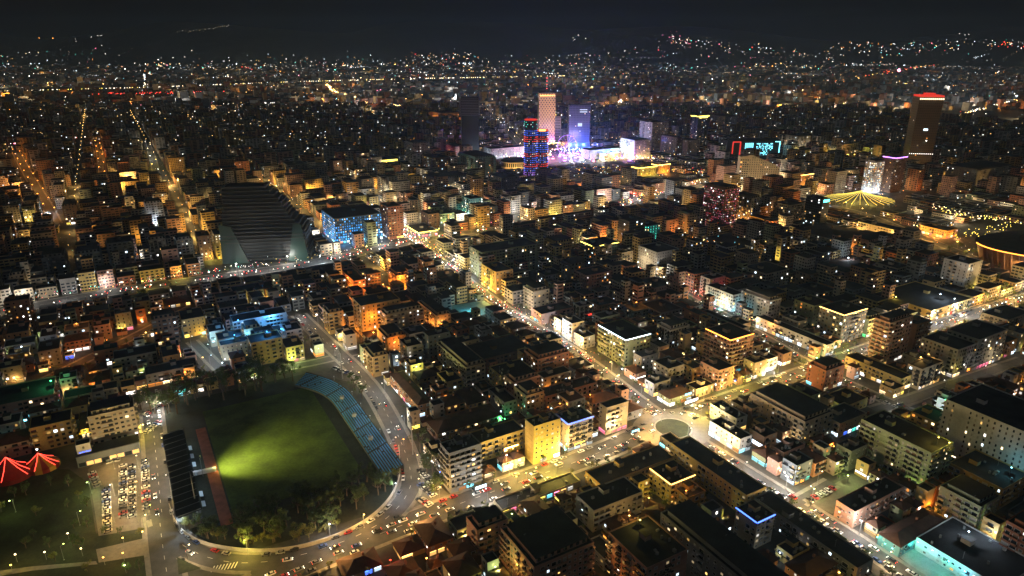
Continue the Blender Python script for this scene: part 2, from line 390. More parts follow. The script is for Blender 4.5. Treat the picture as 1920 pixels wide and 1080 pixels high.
# --- crop 8: foreground right
B(8, 305, 195, 365, 85, 70, 'white'); B(8, 325, 310, 390, 205, 85, 'white', shop='cool'); B(8, 340, 130, 450, 75, 50, 'grey')
B(8, 690, 212, 848, 20, 140, 'cream', bal=.8); B(8, 570, 385, 690, 345, 70, 'pink', shop='white'); B(8, 845, 240, 1045, 175, 70, 'cream', shop='cool')
B(8, 930, 135, 1060, 65, 50, 'yellow'); B(8, 1165, 125, 1370, 45, 55, 'ochre'); B(8, 670, 520, 935, 485, 90, 'pink', bal=.3); B(8, 945, 380, 1040, 335, 110, 'grey')
B(8, 1405, 390, 1530, 195, 215, 'green', bal=.75); B(8, 1430, 215, 1545, 150, 110, 'yellow'); B(8, 2000, 300, 2200, 55, 330, 'white', bal=.6)
B(8, 965, 720, 1245, 655, 90, 'pink'); B(8, 1680, 690, 1790, 570, 170, 'green', bal=.6); B(8, 1805, 590, 1990, 440, 130, 'ochre', bal=.6)
B(8, 1990, 870, 2120, 775, 190, 'brick', bal=.3); B(8, 1800, 1150, 2000, 860, 75, 'white', school=1); B(8, 1215, 915, 1480, 840, 60, 'teal', tile=1)
B(8, 985, 1035, 1075, 600, 110, 'grey', tile=0, bal=.3); B(8, 420, 775, 520, 690, 165, 'cream', rim='blue', plain_left=0, bal=.2); B(8, 360, 625, 470, 330, 120, 'yellow')
B(8, 470, 1210, 640, 720, 260, 'grey', bal=.4); B(8, 620, 970, 715, 905, 60, 'yellow', bal=.6); B(8, 700, 1095, 870, 1005, 60, 'brown', tile=1)
B(8, 60, 420, 120, 290, 70, 'cream'); B(8, 30, 640, 130, 450, 90, 'ochre', bal=.5)
# --- crop 5: middle right
B(5, 270, 830, 400, 765, 200, 'pink', bal=.9, rim='orange', shop='cyan'); B(5, 490, 612, 555, 545, 125, 'white', bal=.4); B(5, 155, 490, 240, 470, 115, 'white', flood='red', bal=.2)
B(5, 285, 580, 345, 520, 90, 'white', flood='cyan'); B(5, 470, 460, 600, 415, 110, 'cream', bal=.6); B(5, 650, 275, 705, 255, 105, 'cream', flood='neutral', bal=.9)
B(5, 740, 640, 830, 600, 120, 'green', bal=.5); B(5, 910, 690, 1040, 640, 170, 'slate', rim='warm', lit=.12); B(5, 1040, 720, 1125, 690, 110, 'green', shop='green')
B(5, 1170, 735, 1300, 690, 230, 'pink', bal=.6); B(5, 1320, 745, 1400, 705, 180, 'brown', bal=.4); B(5, 1210, 430, 1280, 395, 90, 'cream', bal=.7); B(5, 1610, 405, 1690, 370, 170, 'white', bal=.5)
B(5, 1470, 690, 1700, 565, 55, 'yellow'); B(5, 1050, 285, 1210, 260, 75, 'pink', shop='white'); B(5, 1245, 225, 1300, 165, 45, 'cream', flood='warm'); B(5, 1420, 235, 1550, 200, 40, 'ochre', flood='orange')
B(5, 790, 40, 830, 20, 170, 'slate', glassy=1, sign='teal'); B(5, 600, 75, 690, 55, 150, 'slate', bal=.5); B(5, 390, 35, 445, 10, 160, 'slate', lit=.15); B(5, 240, -15, 320, -42, 235, 'brown', ledtower='pink')
B(5, 40, 130, 80, 110, 110, 'cream', bal=.8); B(5, 790, 870, 860, 705, 60, 'white', shop='cool'); B(5, 680, 890, 725, 760, 70, 'cream', shop='white'); B(5, 470, 945, 535, 910, 70, 'white', shop='cool', flood='cool')
B(5, 810, 1005, 970, 960, 110, 'brick', bal=.2); B(5, 1230, 1050, 1290, 910, 70, 'yellow', shop='warm'); B(5, 1420, 1025, 1540, 965, 120, 'cream', bal=.8); B(5, 1600, 905, 1730, 815, 150, 'grey', bal=.4)
B(5, 1730, 850, 1890, 770, 190, 'grey', bal=.3); B(5, 1830, 720, 1960, 675, 60, 'grey'); B(5, 770, 570, 860, 525, 70, 'slate'); B(5, 960, 440, 1120, 390, 60, 'slate', tile=1)
B(5, 870, 270, 1050, 205, 50, 'grey', tile=1); B(5, 530, 350, 610, 315, 35, 'teal'); B(5, 340, 765, 385, 665, 60, 'grey'); B(5, 90, 690, 160, 625, 70, 'brick'); B(5, 15, 800, 50, 770, 110, 'cream')
# --- crop 4: middle
B(4, 870, 450, 965, 402, 120, 'ochre', shop='warm', bal=.4); B(4, 790, 340, 1105, 303, 150, 'green', bal=.5); B(4, 1200, 290, 1310, 262, 110, 'yellow', bal=.8)
B(4, 1420, 305, 1560, 275, 130, 'teal', glassy=1, rim='yellow', flood='cyan'); B(4, 1620, 165, 1710, 145, 170, 'slate', glassy=1); B(4, 1720, 190, 1795, 170, 105, 'teal', glassy=1, flood='teal', lit=.5, litc='teal')
B(4, 1750, 345, 1900, 305, 120, 'white', bal=.3); B(4, 1470, 175, 1545, 150, 80, 'cream', bal=.6); B(4, 1830, 160, 1895, 140, 90, 'pink', bal=.6); B(4, 1700, 390, 1765, 362, 90, 'cream')
B(4, 1290, 420, 1370, 388, 140, 'slate'); B(4, 1380, 470, 1520, 437, 120, 'pink', bal=.6); B(4, 1150, 470, 1245, 442, 70, 'grey'); B(4, 1080, 560, 1170, 527, 110, 'cream', bal=.4)
B(4, 1110, 690, 1310, 655, 55, 'pink', shop='warm'); B(4, 1330, 645, 1415, 625, 75, 'white', bal=.9); B(4, 470, 395, 520, 367, 165, 'terracotta'); B(4, 310, 470, 425, 432, 85, 'ochre', flood='orange')
B(4, 560, 490, 700, 450, 45, 'brown'); B(4, 70, 500, 135, 435, 60, 'terracotta', flood='orange'); B(4, 150, 565, 250, 535, 40, 'terracotta', flood='orange'); B(4, 110, 640, 330, 592, 180, 'ochre', flood='orange', bal=.3)
B(4, 250, 690, 460, 645, 150, 'cream', bal=.8, lit=.18); B(4, 535, 695, 615, 612, 95, 'cream', flood='orange'); B(4, 490, 810, 610, 782, 150, 'slate', bal=.4); B(4, 700, 985, 810, 835, 110, 'cream', bal=.7)
B(4, 800, 940, 1070, 860, 60, 'brown'); B(4, 1105, 940, 1380, 885, 150, 'brick', bal=.3); B(4, 1310, 1000, 1420, 950, 60, 'white'); B(4, 900, 1035, 1075, 980, 100, 'yellow', bal=.3)
B(4, 1600, 830, 1740, 745, 160, 'green', rim='cool', bal=.5); B(4, 1850, 775, 1960, 738, 120, 'white', bal=.8); B(4, 1150, 840, 1285, 800, 60, 'grey'); B(4, 1480, 760, 1545, 732, 100, 'terracotta')
B(4, 370, 870, 455, 825, 110, 'cream', bal=.5, lit=.2); B(4, 170, 930, 260, 875, 120, 'ochre'); B(4, 80, 870, 140, 842, 90, 'cream'); B(4, 1450, 640, 1560, 605, 60, 'pink'); B(4, 1610, 590, 1700, 562, 60, 'cream', shop='orange')
B(4, 1760, 540, 1870, 495, 60, 'pink', shop='orange'); B(4, 1650, 670, 1730, 633, 90, 'slate'); B(4, 1800, 680, 1930, 625, 60, 'grey'); B(4, 260, 85, 345, 60, 190, 'brick', bal=.8)
B(4, -40, 150, 225, 95, 150, 'teal', glassy=1, flood='azure', lit=.5, litc='azure', shop='cyan'); B(4, 725, 40, 795, 20, 100, 'teal', lit=.3, flood='teal'); B(4, 555, 125, 635, 103, 55, 'green', flood='lime', lit=.3); B(4, 490, 125, 550, 103, 85, 'brown')
B(4, 820, 85, 880, 65, 90, 'slate'); B(4, 430, 230, 545, 185, 35, 'grey', rim='yellow'); B(4, 900, 200, 1420, 172, 50, 'brown', bal=.4); B(4, 1130, 148, 1600, 118, 50, 'pink', bal=.4); B(4, 640, 360, 760, 325, 35, 'grey')
# --- crop 3: middle left
B(3, 835, 270, 930, 250, 160, 'grey', bal=.7); B(3, 990, 270, 1080, 243, 150, 'grey', bal=.7, lit=.14); B(3, 1110, 250, 1180, 222, 140, 'brown'); B(3, 1205, 240, 1295, 207, 140, 'yellow', flood='yellow', bal=.6, lit=.25)
B(3, 230, 370, 360, 332, 140, 'slate', bal=.8); B(3, 420, 350, 560, 317, 150, 'slate', bal=.9); B(3, 600, 290, 740, 257, 170, 'slate', bal=.9); B(3, 50, 470, 130, 442, 100, 'cream', flood='neutral'); B(3, 20, 620, 160, 592, 180, 'brown', bal=.6, lit=.12)
B(3, 1310, 730, 1610, 692, 95, 'white', civic=1, flood='azure', bal=.7); B(3, 1410, 850, 1590, 805, 130, 'ochre', bal=.4); B(3, 1610, 880, 1710, 825, 80, 'yellow'); B(3, 1800, 690, 1930, 655, 120, 'ochre', bal=.6)
B(3, 850, 720, 990, 682, 150, 'brown', lit=.1); B(3, 1020, 720, 1150, 665, 110, 'ochre', bal=.3); B(3, 640, 940, 880, 893, 100, 'grey', bal=.4); B(3, 700, 1060, 1110, 1005, 70, 'grey', bal=.4)
B(3, 450, 730, 690, 695, 45, 'ochre'); B(3, 760, 620, 840, 592, 70, 'green', bal=.8); B(3, 530, 620, 595, 602, 45, 'ochre'); B(3, 900, 640, 1070, 600, 25, 'slate', tile=1); B(3, 1310, 560, 1560, 532, 60, 'pink', bal=.3)
B(3, 1640, 480, 1920, 440, 60, 'slate'); B(3, 1760, 600, 1860, 565, 60, 'cream'); B(3, 130, 50, 260, 20, 100, 'slate', flood='cool'); B(3, 350, 80, 430, 50, 110, 'brown', bal=.5); B(3, 815, 65, 910, 45, 120, 'white', flood='cool', bal=.5); B(3, 1080, 130, 1270, 95, 60, 'ochre')
# --- crop 6: foreground left
B(6, 490, 185, 760, 120, 185, 'cream', hotel=1); B(6, -60, 130, 300, 20, 95, 'pink', shop='cyan', lit=.1); B(6, 360, 80, 660, 35, 50, 'cream'); B(6, 680, 20, 830, -20, 60, 'ochre'); B(6, 770, 88, 835, 52, 55, 'brown')
# --- far crops 1 and 2: centre and right skyline
B(1, 400, 810, 500, 795, 115, 'white', bal=.6); B(1, 505, 840, 560, 825, 80, 'pink', flood='red'); B(1, 640, 830, 700, 815, 70, 'pink', flood='pink'); B(1, 1650, 795, 1742, 780, 100, 'white', flood='warm'); B(1, 1750, 690, 1842, 680, 175, 'cream', bal=.5)
B(1, 1890, 780, 1960, 765, 100, 'brown'); B(1, 510, 890, 610, 870, 110, 'brown'); B(1, 750, 890, 870, 860, 130, 'teal'); B(1, 10, 810, 75, 795, 80, 'grey'); B(1, 200, 900, 330, 885, 70, 'slate', sign='yellow')
B(1, 900, 1000, 1000, 975, 130, 'slate'); B(1, 520, 1010, 720, 985, 90, 'slate', lit=.15); B(2, 240, 660, 310, 650, 90, 'grey'); B(2, 650, 770, 720, 760, 90, 'cream', flood='white'); B(2, 1085, 710, 1150, 700, 50, 'white'); B(2, 1180, 715, 1240, 705, 50, 'white')
B(2, 1505, 840, 1590, 825, 80, 'grey'); B(2, 1690, 800, 1800, 785, 40, 'cream'); B(2, 1660, 960, 1850, 935, 110, 'grey', bal=.4); B(2, 30, 790, 100, 775, 90, 'cream'); B(2, 470, 905, 640, 885, 35, 'brown', rim='warm')
B(1, 560, 640, 660, 628, 60, 'cream', flood='orange'); B(0, 1620, 930, 1725, 910, 90, 'grey'); B(0, 1340, 770, 1400, 760, 60, 'yellow'); B(0, 90, 770, 180, 755, 60, 'pink'); B(0, 1200, 960, 1310, 945, 60, 'ochre'); B(0, 560, 745, 600, 735, 40, 'white')
# rectangles of the special places are kept free
STO = G(437, 965); STP, STQ = PQ(*STO)                       # stadium frame: near end of the left touchline
SS = 1.21
def SXY(p, q): return XY(STP + p * SS, STQ + q * SS)
occ_rect(STP - 50, STP + 106, STQ - 40, STQ + 148)
TENTS = [at(6, 62, 520), at(6, 235, 470)]
for t in TENTS: pq = PQ(*t[:2]); occ_rect(pq[0] - 18, pq[0] + 18, pq[1] - 18, pq[1] + 18)
def spec_rects():
    out = []
    for s in SPEC:
        r, x0, y0, x1, y2, dv, c, k = s
        gx, gy, h, n, La, Lb = solve(r, x0, y0, x1, y2, dv)
        p, q = PQ(gx, gy); out.append(dict(p0=p, p1=p + La, q0=q, q1=q + Lb, h=h, n=n, c=c, k=dict(k), u=px(r, x0, y0)[0], v=px(r, x0, y0)[1] + dv / 3))
    def area(b): return max(0, b['p1'] - b['p0']) * max(0, b['q1'] - b['q0'])
    for _ in range(2):
        for b in out:                                          # keep clear of the carriageways
            for rd in ROADS:
                m = rd['w'] / 2 + 2.0
                P = [PQ(*t) for t in rd['pts']]
                P = [t for t in P if b['p0'] - m < t[0] < b['p1'] + m and b['q0'] - m < t[1] < b['q1'] + m]
                if not P: continue
                ops = [('p0', max(t[0] for t in P) + m), ('p1', min(t[0] for t in P) - m), ('q0', max(t[1] for t in P) + m), ('q1', min(t[1] for t in P) - m)]
                best = None
                for key, val in ops:
                    c2 = dict(b); c2[key] = val
                    if best is None or area(c2) > best[0]: best = (area(c2), key, val)
                if best[0] > 80: b[best[1]] = best[2]
                else:                                          # step back behind the road instead
                    ln = b['q1'] - b['q0']; b['q0'] = max(t[1] for t in P) + m; b['q1'] = b['q0'] + max(9, min(ln, 16))
        for i in range(len(out)):
            for j in range(len(out)):
                if i == j: continue
                a, b = out[i], out[j]
                dp = min(a['p1'], b['p1']) - max(a['p0'], b['p0']); dq = min(a['q1'], b['q1']) - max(a['q0'], b['q0'])
                if dp <= -.3 or dq <= -.3: continue
                ops = []
                for s, t in ((a, b), (b, a)):
                    if s['p0'] <= t['p0']: ops.append((s, 'p1', t['p0'] - .4))
                    if s['q0'] <= t['q0']: ops.append((s, 'q1', t['q0'] - .4))
                    if s['p0'] > t['p0']: ops.append((s, 'p0', t['p1'] + .4))
                    if s['q0'] > t['q0']: ops.append((s, 'q0', t['q1'] + .4))
                best = None
                for o, key, val in ops:
                    c2 = dict(o); c2[key] = val
                    loss = area(o) - area(c2)
                    if c2['p1'] - c2['p0'] < 6.5 or c2['q1'] - c2['q0'] < 6.5: loss += 5000
                    if key in ('p0', 'q0'): loss *= 1.6
                    if best is None or loss < best[0]: best = (loss, o, key, val)
                best[1][best[2]] = best[3]
    return [b for b in out if b['p1'] - b['p0'] >= 5.5 and b['q1'] - b['q0'] >= 5.5]
BLD = spec_rects()
sr_ = random.Random(55); SHOPC = ['white', 'warm', 'neutral', 'cool', 'yellow', 'white', 'neutral', 'orange', 'cool', 'cyan', 'white', 'warm', 'neutral', 'pink']
ROADPQ = np.array([(*PQ(*t), r['w'] / 2) for r in ROADS for t in r['pts'][::2]])
def near_road(b, m=9.0):
    dp = np.maximum(np.maximum(b['p0'] - ROADPQ[:, 0], ROADPQ[:, 0] - b['p1']), 0); dq = np.maximum(np.maximum(b['q0'] - ROADPQ[:, 1], ROADPQ[:, 1] - b['q1']), 0)
    return bool((np.hypot(dp, dq) < ROADPQ[:, 2] + m).any())
for b in BLD:
    if not b['k'].get('shop') and not b['k'].get('hotel') and not b['k'].get('school') and near_road(b) and sr_.random() < .75: b['k']['shop'] = sr_.choice(SHOPC)
for b in BLD: occ_rect(b['p0'] - 1.5, b['p1'] + 1.5, b['q0'] - 1.5, b['q1'] + 1.5)

SHUT = dict(shutter_pale=mat('shutter_pale', (.30, .29, .27), .7), shutter_brown=mat('shutter_brown', (.13, .08, .05), .7), curtain=mat('curtained_glass', (.10, .095, .085), .5))
# --- shared pieces
def window_mesh(kind):
    k = ('win', kind)
    if k in PROTO: return PROTO[k]
    m = MB().use(M_FRAME); w_, h_, t = 1.5, 1.45, .12
    for (x0, x1, z0, z1) in ((-w_ / 2, w_ / 2, 0, .1), (-w_ / 2, w_ / 2, h_ - .1, h_), (-w_ / 2, -w_ / 2 + .1, .1, h_ - .1), (w_ / 2 - .1, w_ / 2, .1, h_ - .1)):
        m.obox((x0, 0), (x1 - x0, 0), (0, t), z0, z1)
    m.use(M_GLASS if kind == 'dark' else (SHUT[kind] if kind in SHUT else glow(*kind))); m.quad((w_ / 2 - .1, .05, .1), (-w_ / 2 + .1, .05, .1), (-w_ / 2 + .1, .05, h_ - .1), (w_ / 2 - .1, .05, h_ - .1))
    PROTO[k] = m.mesh('window'); return PROTO[k]
def balcony_mesh(c, wd, style):
    k = ('bal', c, wd, style)
    if k in PROTO: return PROTO[k]
    m = MB().use(wallmat(c)); m.obox((-wd / 2, 0), (wd, 0), (0, 1.25), -.18, 0, True)
    if style: m.use(M_DARKMETAL)
    for o, e1, e2 in (((-wd / 2, 1.15), (wd, 0), (0, .1)), ((-wd / 2, 0), (.1, 0), (0, 1.15)), ((wd / 2 - .1, 0), (.1, 0), (0, 1.15))):
        m.obox(o, e1, e2, 0 if not style else .2, .95)
    PROTO[k] = m.mesh('balcony'); return PROTO[k]
def ac_mesh():
    m = MB().use(M_FRAME); m.obox((-.42, 0), (.84, 0), (0, .34), 0, .58, True); return m.mesh('air_conditioner')
LITW = [('warm', 1.4), ('warm', 3), ('neutral', 1.6), ('neutral', 3.4), ('white', 2), ('white', 5), ('cool', 2), ('cool', 4), ('white', 1), ('orange', 1.5), ('warm', .6), ('neutral', .6), ('warm', .35), ('neutral', .4)]
def zone(u, v):
    if v > 930: return 'at the foot of the view below the avenue' if u < 1280 else 'in the dark corner beyond the school yard'
    if u < 330: return 'beside the car park and tents' if v > 730 else ('among the lanes left of the stadium' if v > 590 else ('along the left boulevard' if v > 430 else 'in the far left quarter'))
    if u < 560: return 'behind the stadium' if v > 560 else ('left of the dark stepped glass block' if v > 420 else 'in the far left quarter')
    if u < 900: return 'between stadium and avenue' if v > 740 else ('in the orange-lit quarter' if v > 530 else ('by the boulevard crossing' if v > 400 else 'near the black tower'))
    if u < 1280: return 'on the avenue before the roundabout' if v > 740 else ('left of the shopping street' if v > 600 else ('beyond the shopping street' if v > 400 else 'near the bright square'))
    if u < 1640: return 'right of the roundabout' if v > 720 else ('on the cross street' if v > 560 else ('near the teal-signed tower' if v > 400 else 'right of the bright square'))
    return 'by the east lane' if v > 700 else ('north of the avenue at right' if v > 560 else 'near the round stadium')
LABELS = {}
def face_list(b):
    """(name, origin local, along, normal, length) for the four faces in local p,q about the centre"""
    a = b['p1'] - b['p0']; c = b['q1'] - b['q0']
    F = [('front', (-a / 2, -c / 2), (1, 0), (0, -1), a), ('left', (-a / 2, c / 2), (0, -1), (-1, 0), c), ('right', (a / 2, -c / 2), (0, 1), (1, 0), c), ('back', (a / 2, c / 2), (-1, 0), (0, 1), a)]
    vis = {'front'}
    if b['p0'] > 0: vis.add('left')
    if b['p1'] < 0: vis.add('right')
    return [(f, f[0] in vis) for f in F]
NWIN = [0]
def floodlight(x, y, rz, c, power, lab, group):
    k = ('fl', c)
    if k not in PROTO:
        m = MB().use(M_DARKMETAL); m.cyl((0, 0), .06, .06, 0, 1.3, 5); m.obox((-.3, -.3), (.6, 0), (0, .6), 0, .2); p_ = m.mesh('post')
        m = MB().use(M_DARKMETAL); m.obox((-.35, -.2), (.7, 0), (0, .35), 1.2, 1.75, True); m.use(glow(c, 8)); m.quad((-.32, .17, 1.23), (.32, .17, 1.23), (.32, .17, 1.72), (-.32, .17, 1.72)); PROTO[k] = (p_, m.mesh('lamp_head'))
    r = root('floodlight', (x, y, .03), lab, 'floodlight', group, rz)
    put('post', PROTO[k][0], r); put('lamp_head', PROTO[k][1], r); lamp_light(c, power, r, (0, .45, 1.9)); return r
def building(b, detail, rr, name='apartment_building'):
    a = b['p1'] - b['p0']; c = b['q1'] - b['q0']; h = b['h']; n = b['n']; k = b['k']; cx, cyy = XY((b['p0'] + b['p1']) / 2, (b['q0'] + b['q1']) / 2)
    u, v = proj(cx, cyy, h / 2)
    rt = root(name, (cx, cyy, 0), None, 'building', None, GA); b['obj'] = rt; b['uv'] = (u, v)
    glassy = k.get('glassy'); wm = M_BLACKGL if glassy else wallmat(b['c'])
    A2, C2 = a / 2, c / 2
    m = MB().use(wm); m.obox((-A2, -C2), (a, 0), (0, c), 0, h - .8)
    m.f.pop(); m.m.pop()
    if glassy:
        m.use(wallmat(b['c']))
        for i in range(1, n + 1): m.obox((-A2 - .12, -C2 - .12), (a + .24, 0), (0, c + .24), i * 3.1 - .35, i * 3.1, True)
        for f, vis in face_list(b):
            nb = int(f[4] / 2.6)
            for j in range(1, nb):
                t = f[4] * j / nb; x, y = f[1][0] + f[2][0] * t, f[1][1] + f[2][1] * t
                m.obox((x - .07, y - .07), (.14, 0), (0, .14), 0, h - .9)
    elif rr.random() < .45:
        for i in range(1, n): m.obox((-A2 - .1, -C2 - .1), (a + .2, 0), (0, c + .2), i * 3.1 - .16, i * 3.1, True)
    m.build('wall', rt)
    if k.get('tile'):
        m = MB().use(M_TILE); e = .6; rh = min(3.2, min(a, c) * .22); z0 = h - .8
        q = [(-A2 - e, -C2 - e, z0), (A2 + e, -C2 - e, z0), (A2 + e, C2 + e, z0), (-A2 - e, C2 + e, z0)]
        if a >= c: r0, r1 = (-A2 + C2, 0, z0 + rh), (A2 - C2, 0, z0 + rh); m.quad(q[0], q[1], r1, r0); m.quad(q[2], q[3], r0, r1); m.tri(q[1], q[2], r1); m.tri(q[3], q[0], r0)
        else: r0, r1 = (0, -C2 + A2, z0 + rh), (0, C2 - A2, z0 + rh); m.quad(q[1], q[2], r1, r0); m.quad(q[3], q[0], r0, r1); m.tri(q[0], q[1], r0); m.tri(q[2], q[3], r1)
        m.quad(q[3], q[2], q[1], q[0]); roof = m.build('roof', rt)
        m = MB().use(wallmat('brick')); m.obox((A2 * .2, C2 * .1), (.9, 0), (0, .9), z0 + rh * .5, z0 + rh + 1.1); m.build('chimney', roof)
    else:
        m = MB().use(M_ROOF); m.quad((-A2, -C2, h - .8), (A2, -C2, h - .8), (A2, C2, h - .8), (-A2, C2, h - .8)); roof = m.build('roof', rt)
        m = MB().use(wm if not glassy else M_DARKMETAL); t = .25; g = .12
        m.obox((-A2 - g, -C2 - g), (a + 2 * g, 0), (0, t), h - .78, h, True); m.obox((-A2 - g, C2 + g - t), (a + 2 * g, 0), (0, t), h - .78, h, True)
        m.obox((-A2 - g, -C2 - g + t), (t, 0), (0, c + 2 * g - 2 * t), h - .78, h, True); m.obox((A2 + g - t, -C2 - g + t), (t, 0), (0, c + 2 * g - 2 * t), h - .78, h, True)
        m.build('parapet', roof)
        if min(a, c) > 8.5:
            m = MB().use(wallmat(b['c'])); sx, sy = rr.uniform(-.2, .2) * a, rr.uniform(0, .25) * c
            m.obox((sx - 1.8, sy - 2.2), (3.6, 0), (0, 4.4), h - .8, h + 1.9); m.use(M_ROOF); m.obox((sx - 2.1, sy - 2.5), (4.2, 0), (0, 5), h + 1.9, h + 2.1, True); m.build('stair_head', roof)
            if detail:
                for _ in range(rr.randint(2, 7)):
                    m = MB().use(M_STEEL); x, y = rr.uniform(-A2 + 2, A2 - 2), rr.uniform(-C2 + 2, C2 - 2)
                    if abs(x - sx) < 3.2 and abs(y - sy) < 3.8: continue
                    m.cyl((x, y), .55, .55, h - .5, h + .9, 8); m.bar((x - .4, y, h - .8), (x - .4, y, h - .5), .08); m.bar((x + .4, y, h - .8), (x + .4, y, h - .5), .08); m.build('water_tank', roof)
                m = MB().use(M_STEEL); x, y = rr.uniform(-A2 + 1, A2 - 1), rr.uniform(-C2 + 1, C2 - 1); m.bar((x, y, h - .8), (x, y, h + 3.2), .05); m.bar((x - .7, y, h + 2.9), (x + .7, y, h + 2.9), .04); m.build('antenna', roof)
                for _ in range(rr.randint(1, 4)): m = MB().use(M_CONC); x, y = rr.uniform(-A2 + 1, A2 - 2.5), rr.uniform(-C2 + 1, C2 - 2.5); m.obox((x, y), (rr.uniform(.8, 2), 0), (0, rr.uniform(.8, 1.6)), h - .8, h + rr.uniform(-.1, .7)); m.build('roof_unit', roof)
    if not k.get('tile') and n >= 5 and not glassy and min(a, c) > 11 and rr.random() < .55 and not k.get('rim'):
        e = 2.2; m = MB().use(wm); m.obox((-A2 + e, -C2 + e), (a - 2 * e, 0), (0, c - 2 * e), h - .79, h + 2.0); m.use(M_GLASS); kx = max(1, int((a - 2 * e) / 3.2))
        for j in range(kx):
            x = -A2 + e + (j + .5) * (a - 2 * e) / kx; m.quad((x - .9, -C2 + e - .05, h - .3), (x + .9, -C2 + e - .05, h - .3), (x + .9, -C2 + e - .05, h + 1.6), (x - .9, -C2 + e - .05, h + 1.6))
        m.build('penthouse', rt); m = MB().use(M_ROOF); m.obox((-A2 + e - .5, -C2 + e - .5), (a - 2 * e + 1, 0), (0, c - 2 * e + 1), h + 2.0, h + 2.25, True); m.build('penthouse_roof', rt)
    litp = k.get('lit', .065); balp = k.get('bal', .32); rest = MB(); bstyle = rr.random() < .22; bay = rr.choice((2.7, 3.0, 3.3, 3.8)); wsx = rr.uniform(.6, 1.25); wsz = rr.uniform(.8, 1.15)
    for f, vis in face_list(b):
        nm, o, d, nn, L = f
        nb = max(1, int((L - .8) / bay)); step = L / nb
        rz = math.atan2(nn[1], nn[0]) - pi / 2
        if k.get('plain_left') and nm == 'left': continue
        if balp >= .65 and nb > 2: cols = [not (j % 4 == 3) for j in range(nb)] if rr.random() < .6 else [rr.random() < balp for _ in range(nb)]
        else: cols = [rr.random() < balp for _ in range(nb)]
        skipc = [rr.random() < .08 for _ in range(nb)]
        f0 = 1 if (k.get('shop') and vis) else 0
        for fl in range(f0, n):
            for j in range(nb):
                t = (j + .5) * step; x, y = o[0] + d[0] * t, o[1] + d[1] * t
                if skipc[j] or rr.random() < .04: continue
                lit = rr.random() < litp * (1.6 if vis else 1)
                kind = ((k['litc'], rr.choice((.5, 1.2, 2.5))) if k.get('litc') and rr.random() < .75 else rr.choice(LITW)) if lit else ('dark' if rr.random() < .68 or glassy else rr.choice(('shutter_pale', 'shutter_brown', 'curtain')))
                if glassy and not lit: continue
                isb = cols[j] and fl > 0 and not glassy
                wd = min(step - .15, 3.4); z = fl * 3.1 + (.12 if isb and not lit else .95); wh = 2.25 if isb and not lit else 1.45 * wsz; ww = wd * .82 if isb and not lit else 1.5 * wsx
                if vis and detail:
                    o_ = put('window' if not isb else 'balcony_door', window_mesh(kind), rt, (x + nn[0] * .02, y + nn[1] * .02, z), rz); o_.scale = (ww / 1.5 * rr.choice((1, 1, .8, 1.15)), 1, wh / 1.45); NWIN[0] += 1
                else:
                    w2 = ww * .48; e = .06; z1 = z + wh; ex, ey = x + nn[0] * e, y + nn[1] * e
                    rest.use(M_GLASS if kind == 'dark' else (SHUT[kind] if kind in SHUT else glow(*kind)))
                    rest.quad((ex - d[0] * w2, ey - d[1] * w2, z), (ex + d[0] * w2, ey + d[1] * w2, z), (ex + d[0] * w2, ey + d[1] * w2, z1), (ex - d[0] * w2, ey - d[1] * w2, z1))
                if isb:
                    if vis and detail: put('balcony', balcony_mesh(b['c'], round(wd, 1), bstyle), rt, (x, y, fl * 3.1 + .05), rz)
                    else:
                        rest.use(wallmat(b['c']) if not bstyle else M_DARKMETAL)
                        ox, oy = x - d[0] * wd / 2 + nn[0] * 1.2, y - d[1] * wd / 2 + nn[1] * 1.2
                        rest.obox((ox, oy), (d[0] * wd, d[1] * wd), (-nn[0] * 1.2, -nn[1] * 1.2), fl * 3.1 - .1, fl * 3.1 + .9, True)
        if k.get('shop') and vis:
            ns = max(1, int(L / 4.2)); st = L / ns
            for j in range(ns):
                if rr.random() < .25: continue
                cc = k['shop'] if rr.random() < .5 else rr.choice(SHOPC + ['teal', 'red', 'blue'][:rr.choice((0, 0, 3))]); sl = rr.choice((.5, 1.1, 1.1, 2.2))
                x, y = o[0] + d[0] * (j + .5) * st, o[1] + d[1] * (j + .5) * st
                key = ('shopf', cc, round(st, 0), sl)
                if key not in PROTO:
                    hw = round(st, 0) / 2 - .35; sm = MB().use(M_DARKMETAL); sm.obox((-hw - .1, 0), (2 * hw + .2, 0), (0, .2), 2.65, 2.75, True); sm.obox((-hw - .1, 0), (.1, 0), (0, .12), .1, 2.65); sm.obox((hw, 0), (.1, 0), (0, .12), .1, 2.65)
                    sm.use(glow(cc, sl, True)); sm.quad((hw, .06, .3), (-hw, .06, .3), (-hw, .06, 2.0), (hw, .06, 2.0))
                    sm.use(glow(cc, sl * 3, False)); sm.quad((hw, .1, 2.1), (-hw, .1, 2.1), (-hw, .1, 2.6), (hw, .1, 2.6)); PROTO[key] = sm.mesh('shopfront')
                put('shopfront', PROTO[key], rt, (x + nn[0] * .03, y + nn[1] * .03, .05), rz)
        if vis and detail and not glassy:
            for _ in range(int(L * n / 26)):
                t = rr.uniform(.6, L - .6); o_ = put('air_conditioner', PROTO.get('ac') or PROTO.setdefault('ac', ac_mesh()), rt, (o[0] + d[0] * t, o[1] + d[1] * t, rr.randrange(1, max(2, n)) * 3.1 + .35), rz)
        if k.get('rim') and vis:
            mm_ = MB().use(glow(k['rim'], 7)); e = .3; s = max(.14, cyy / 2600)
            p1_ = (o[0] + nn[0] * e, o[1] + nn[1] * e, h - .5); p2_ = (o[0] + d[0] * L + nn[0] * e, o[1] + d[1] * L + nn[1] * e, h - .5)
            mm_.bar(p1_, p2_, s); mm_.build('light_strip', rt)
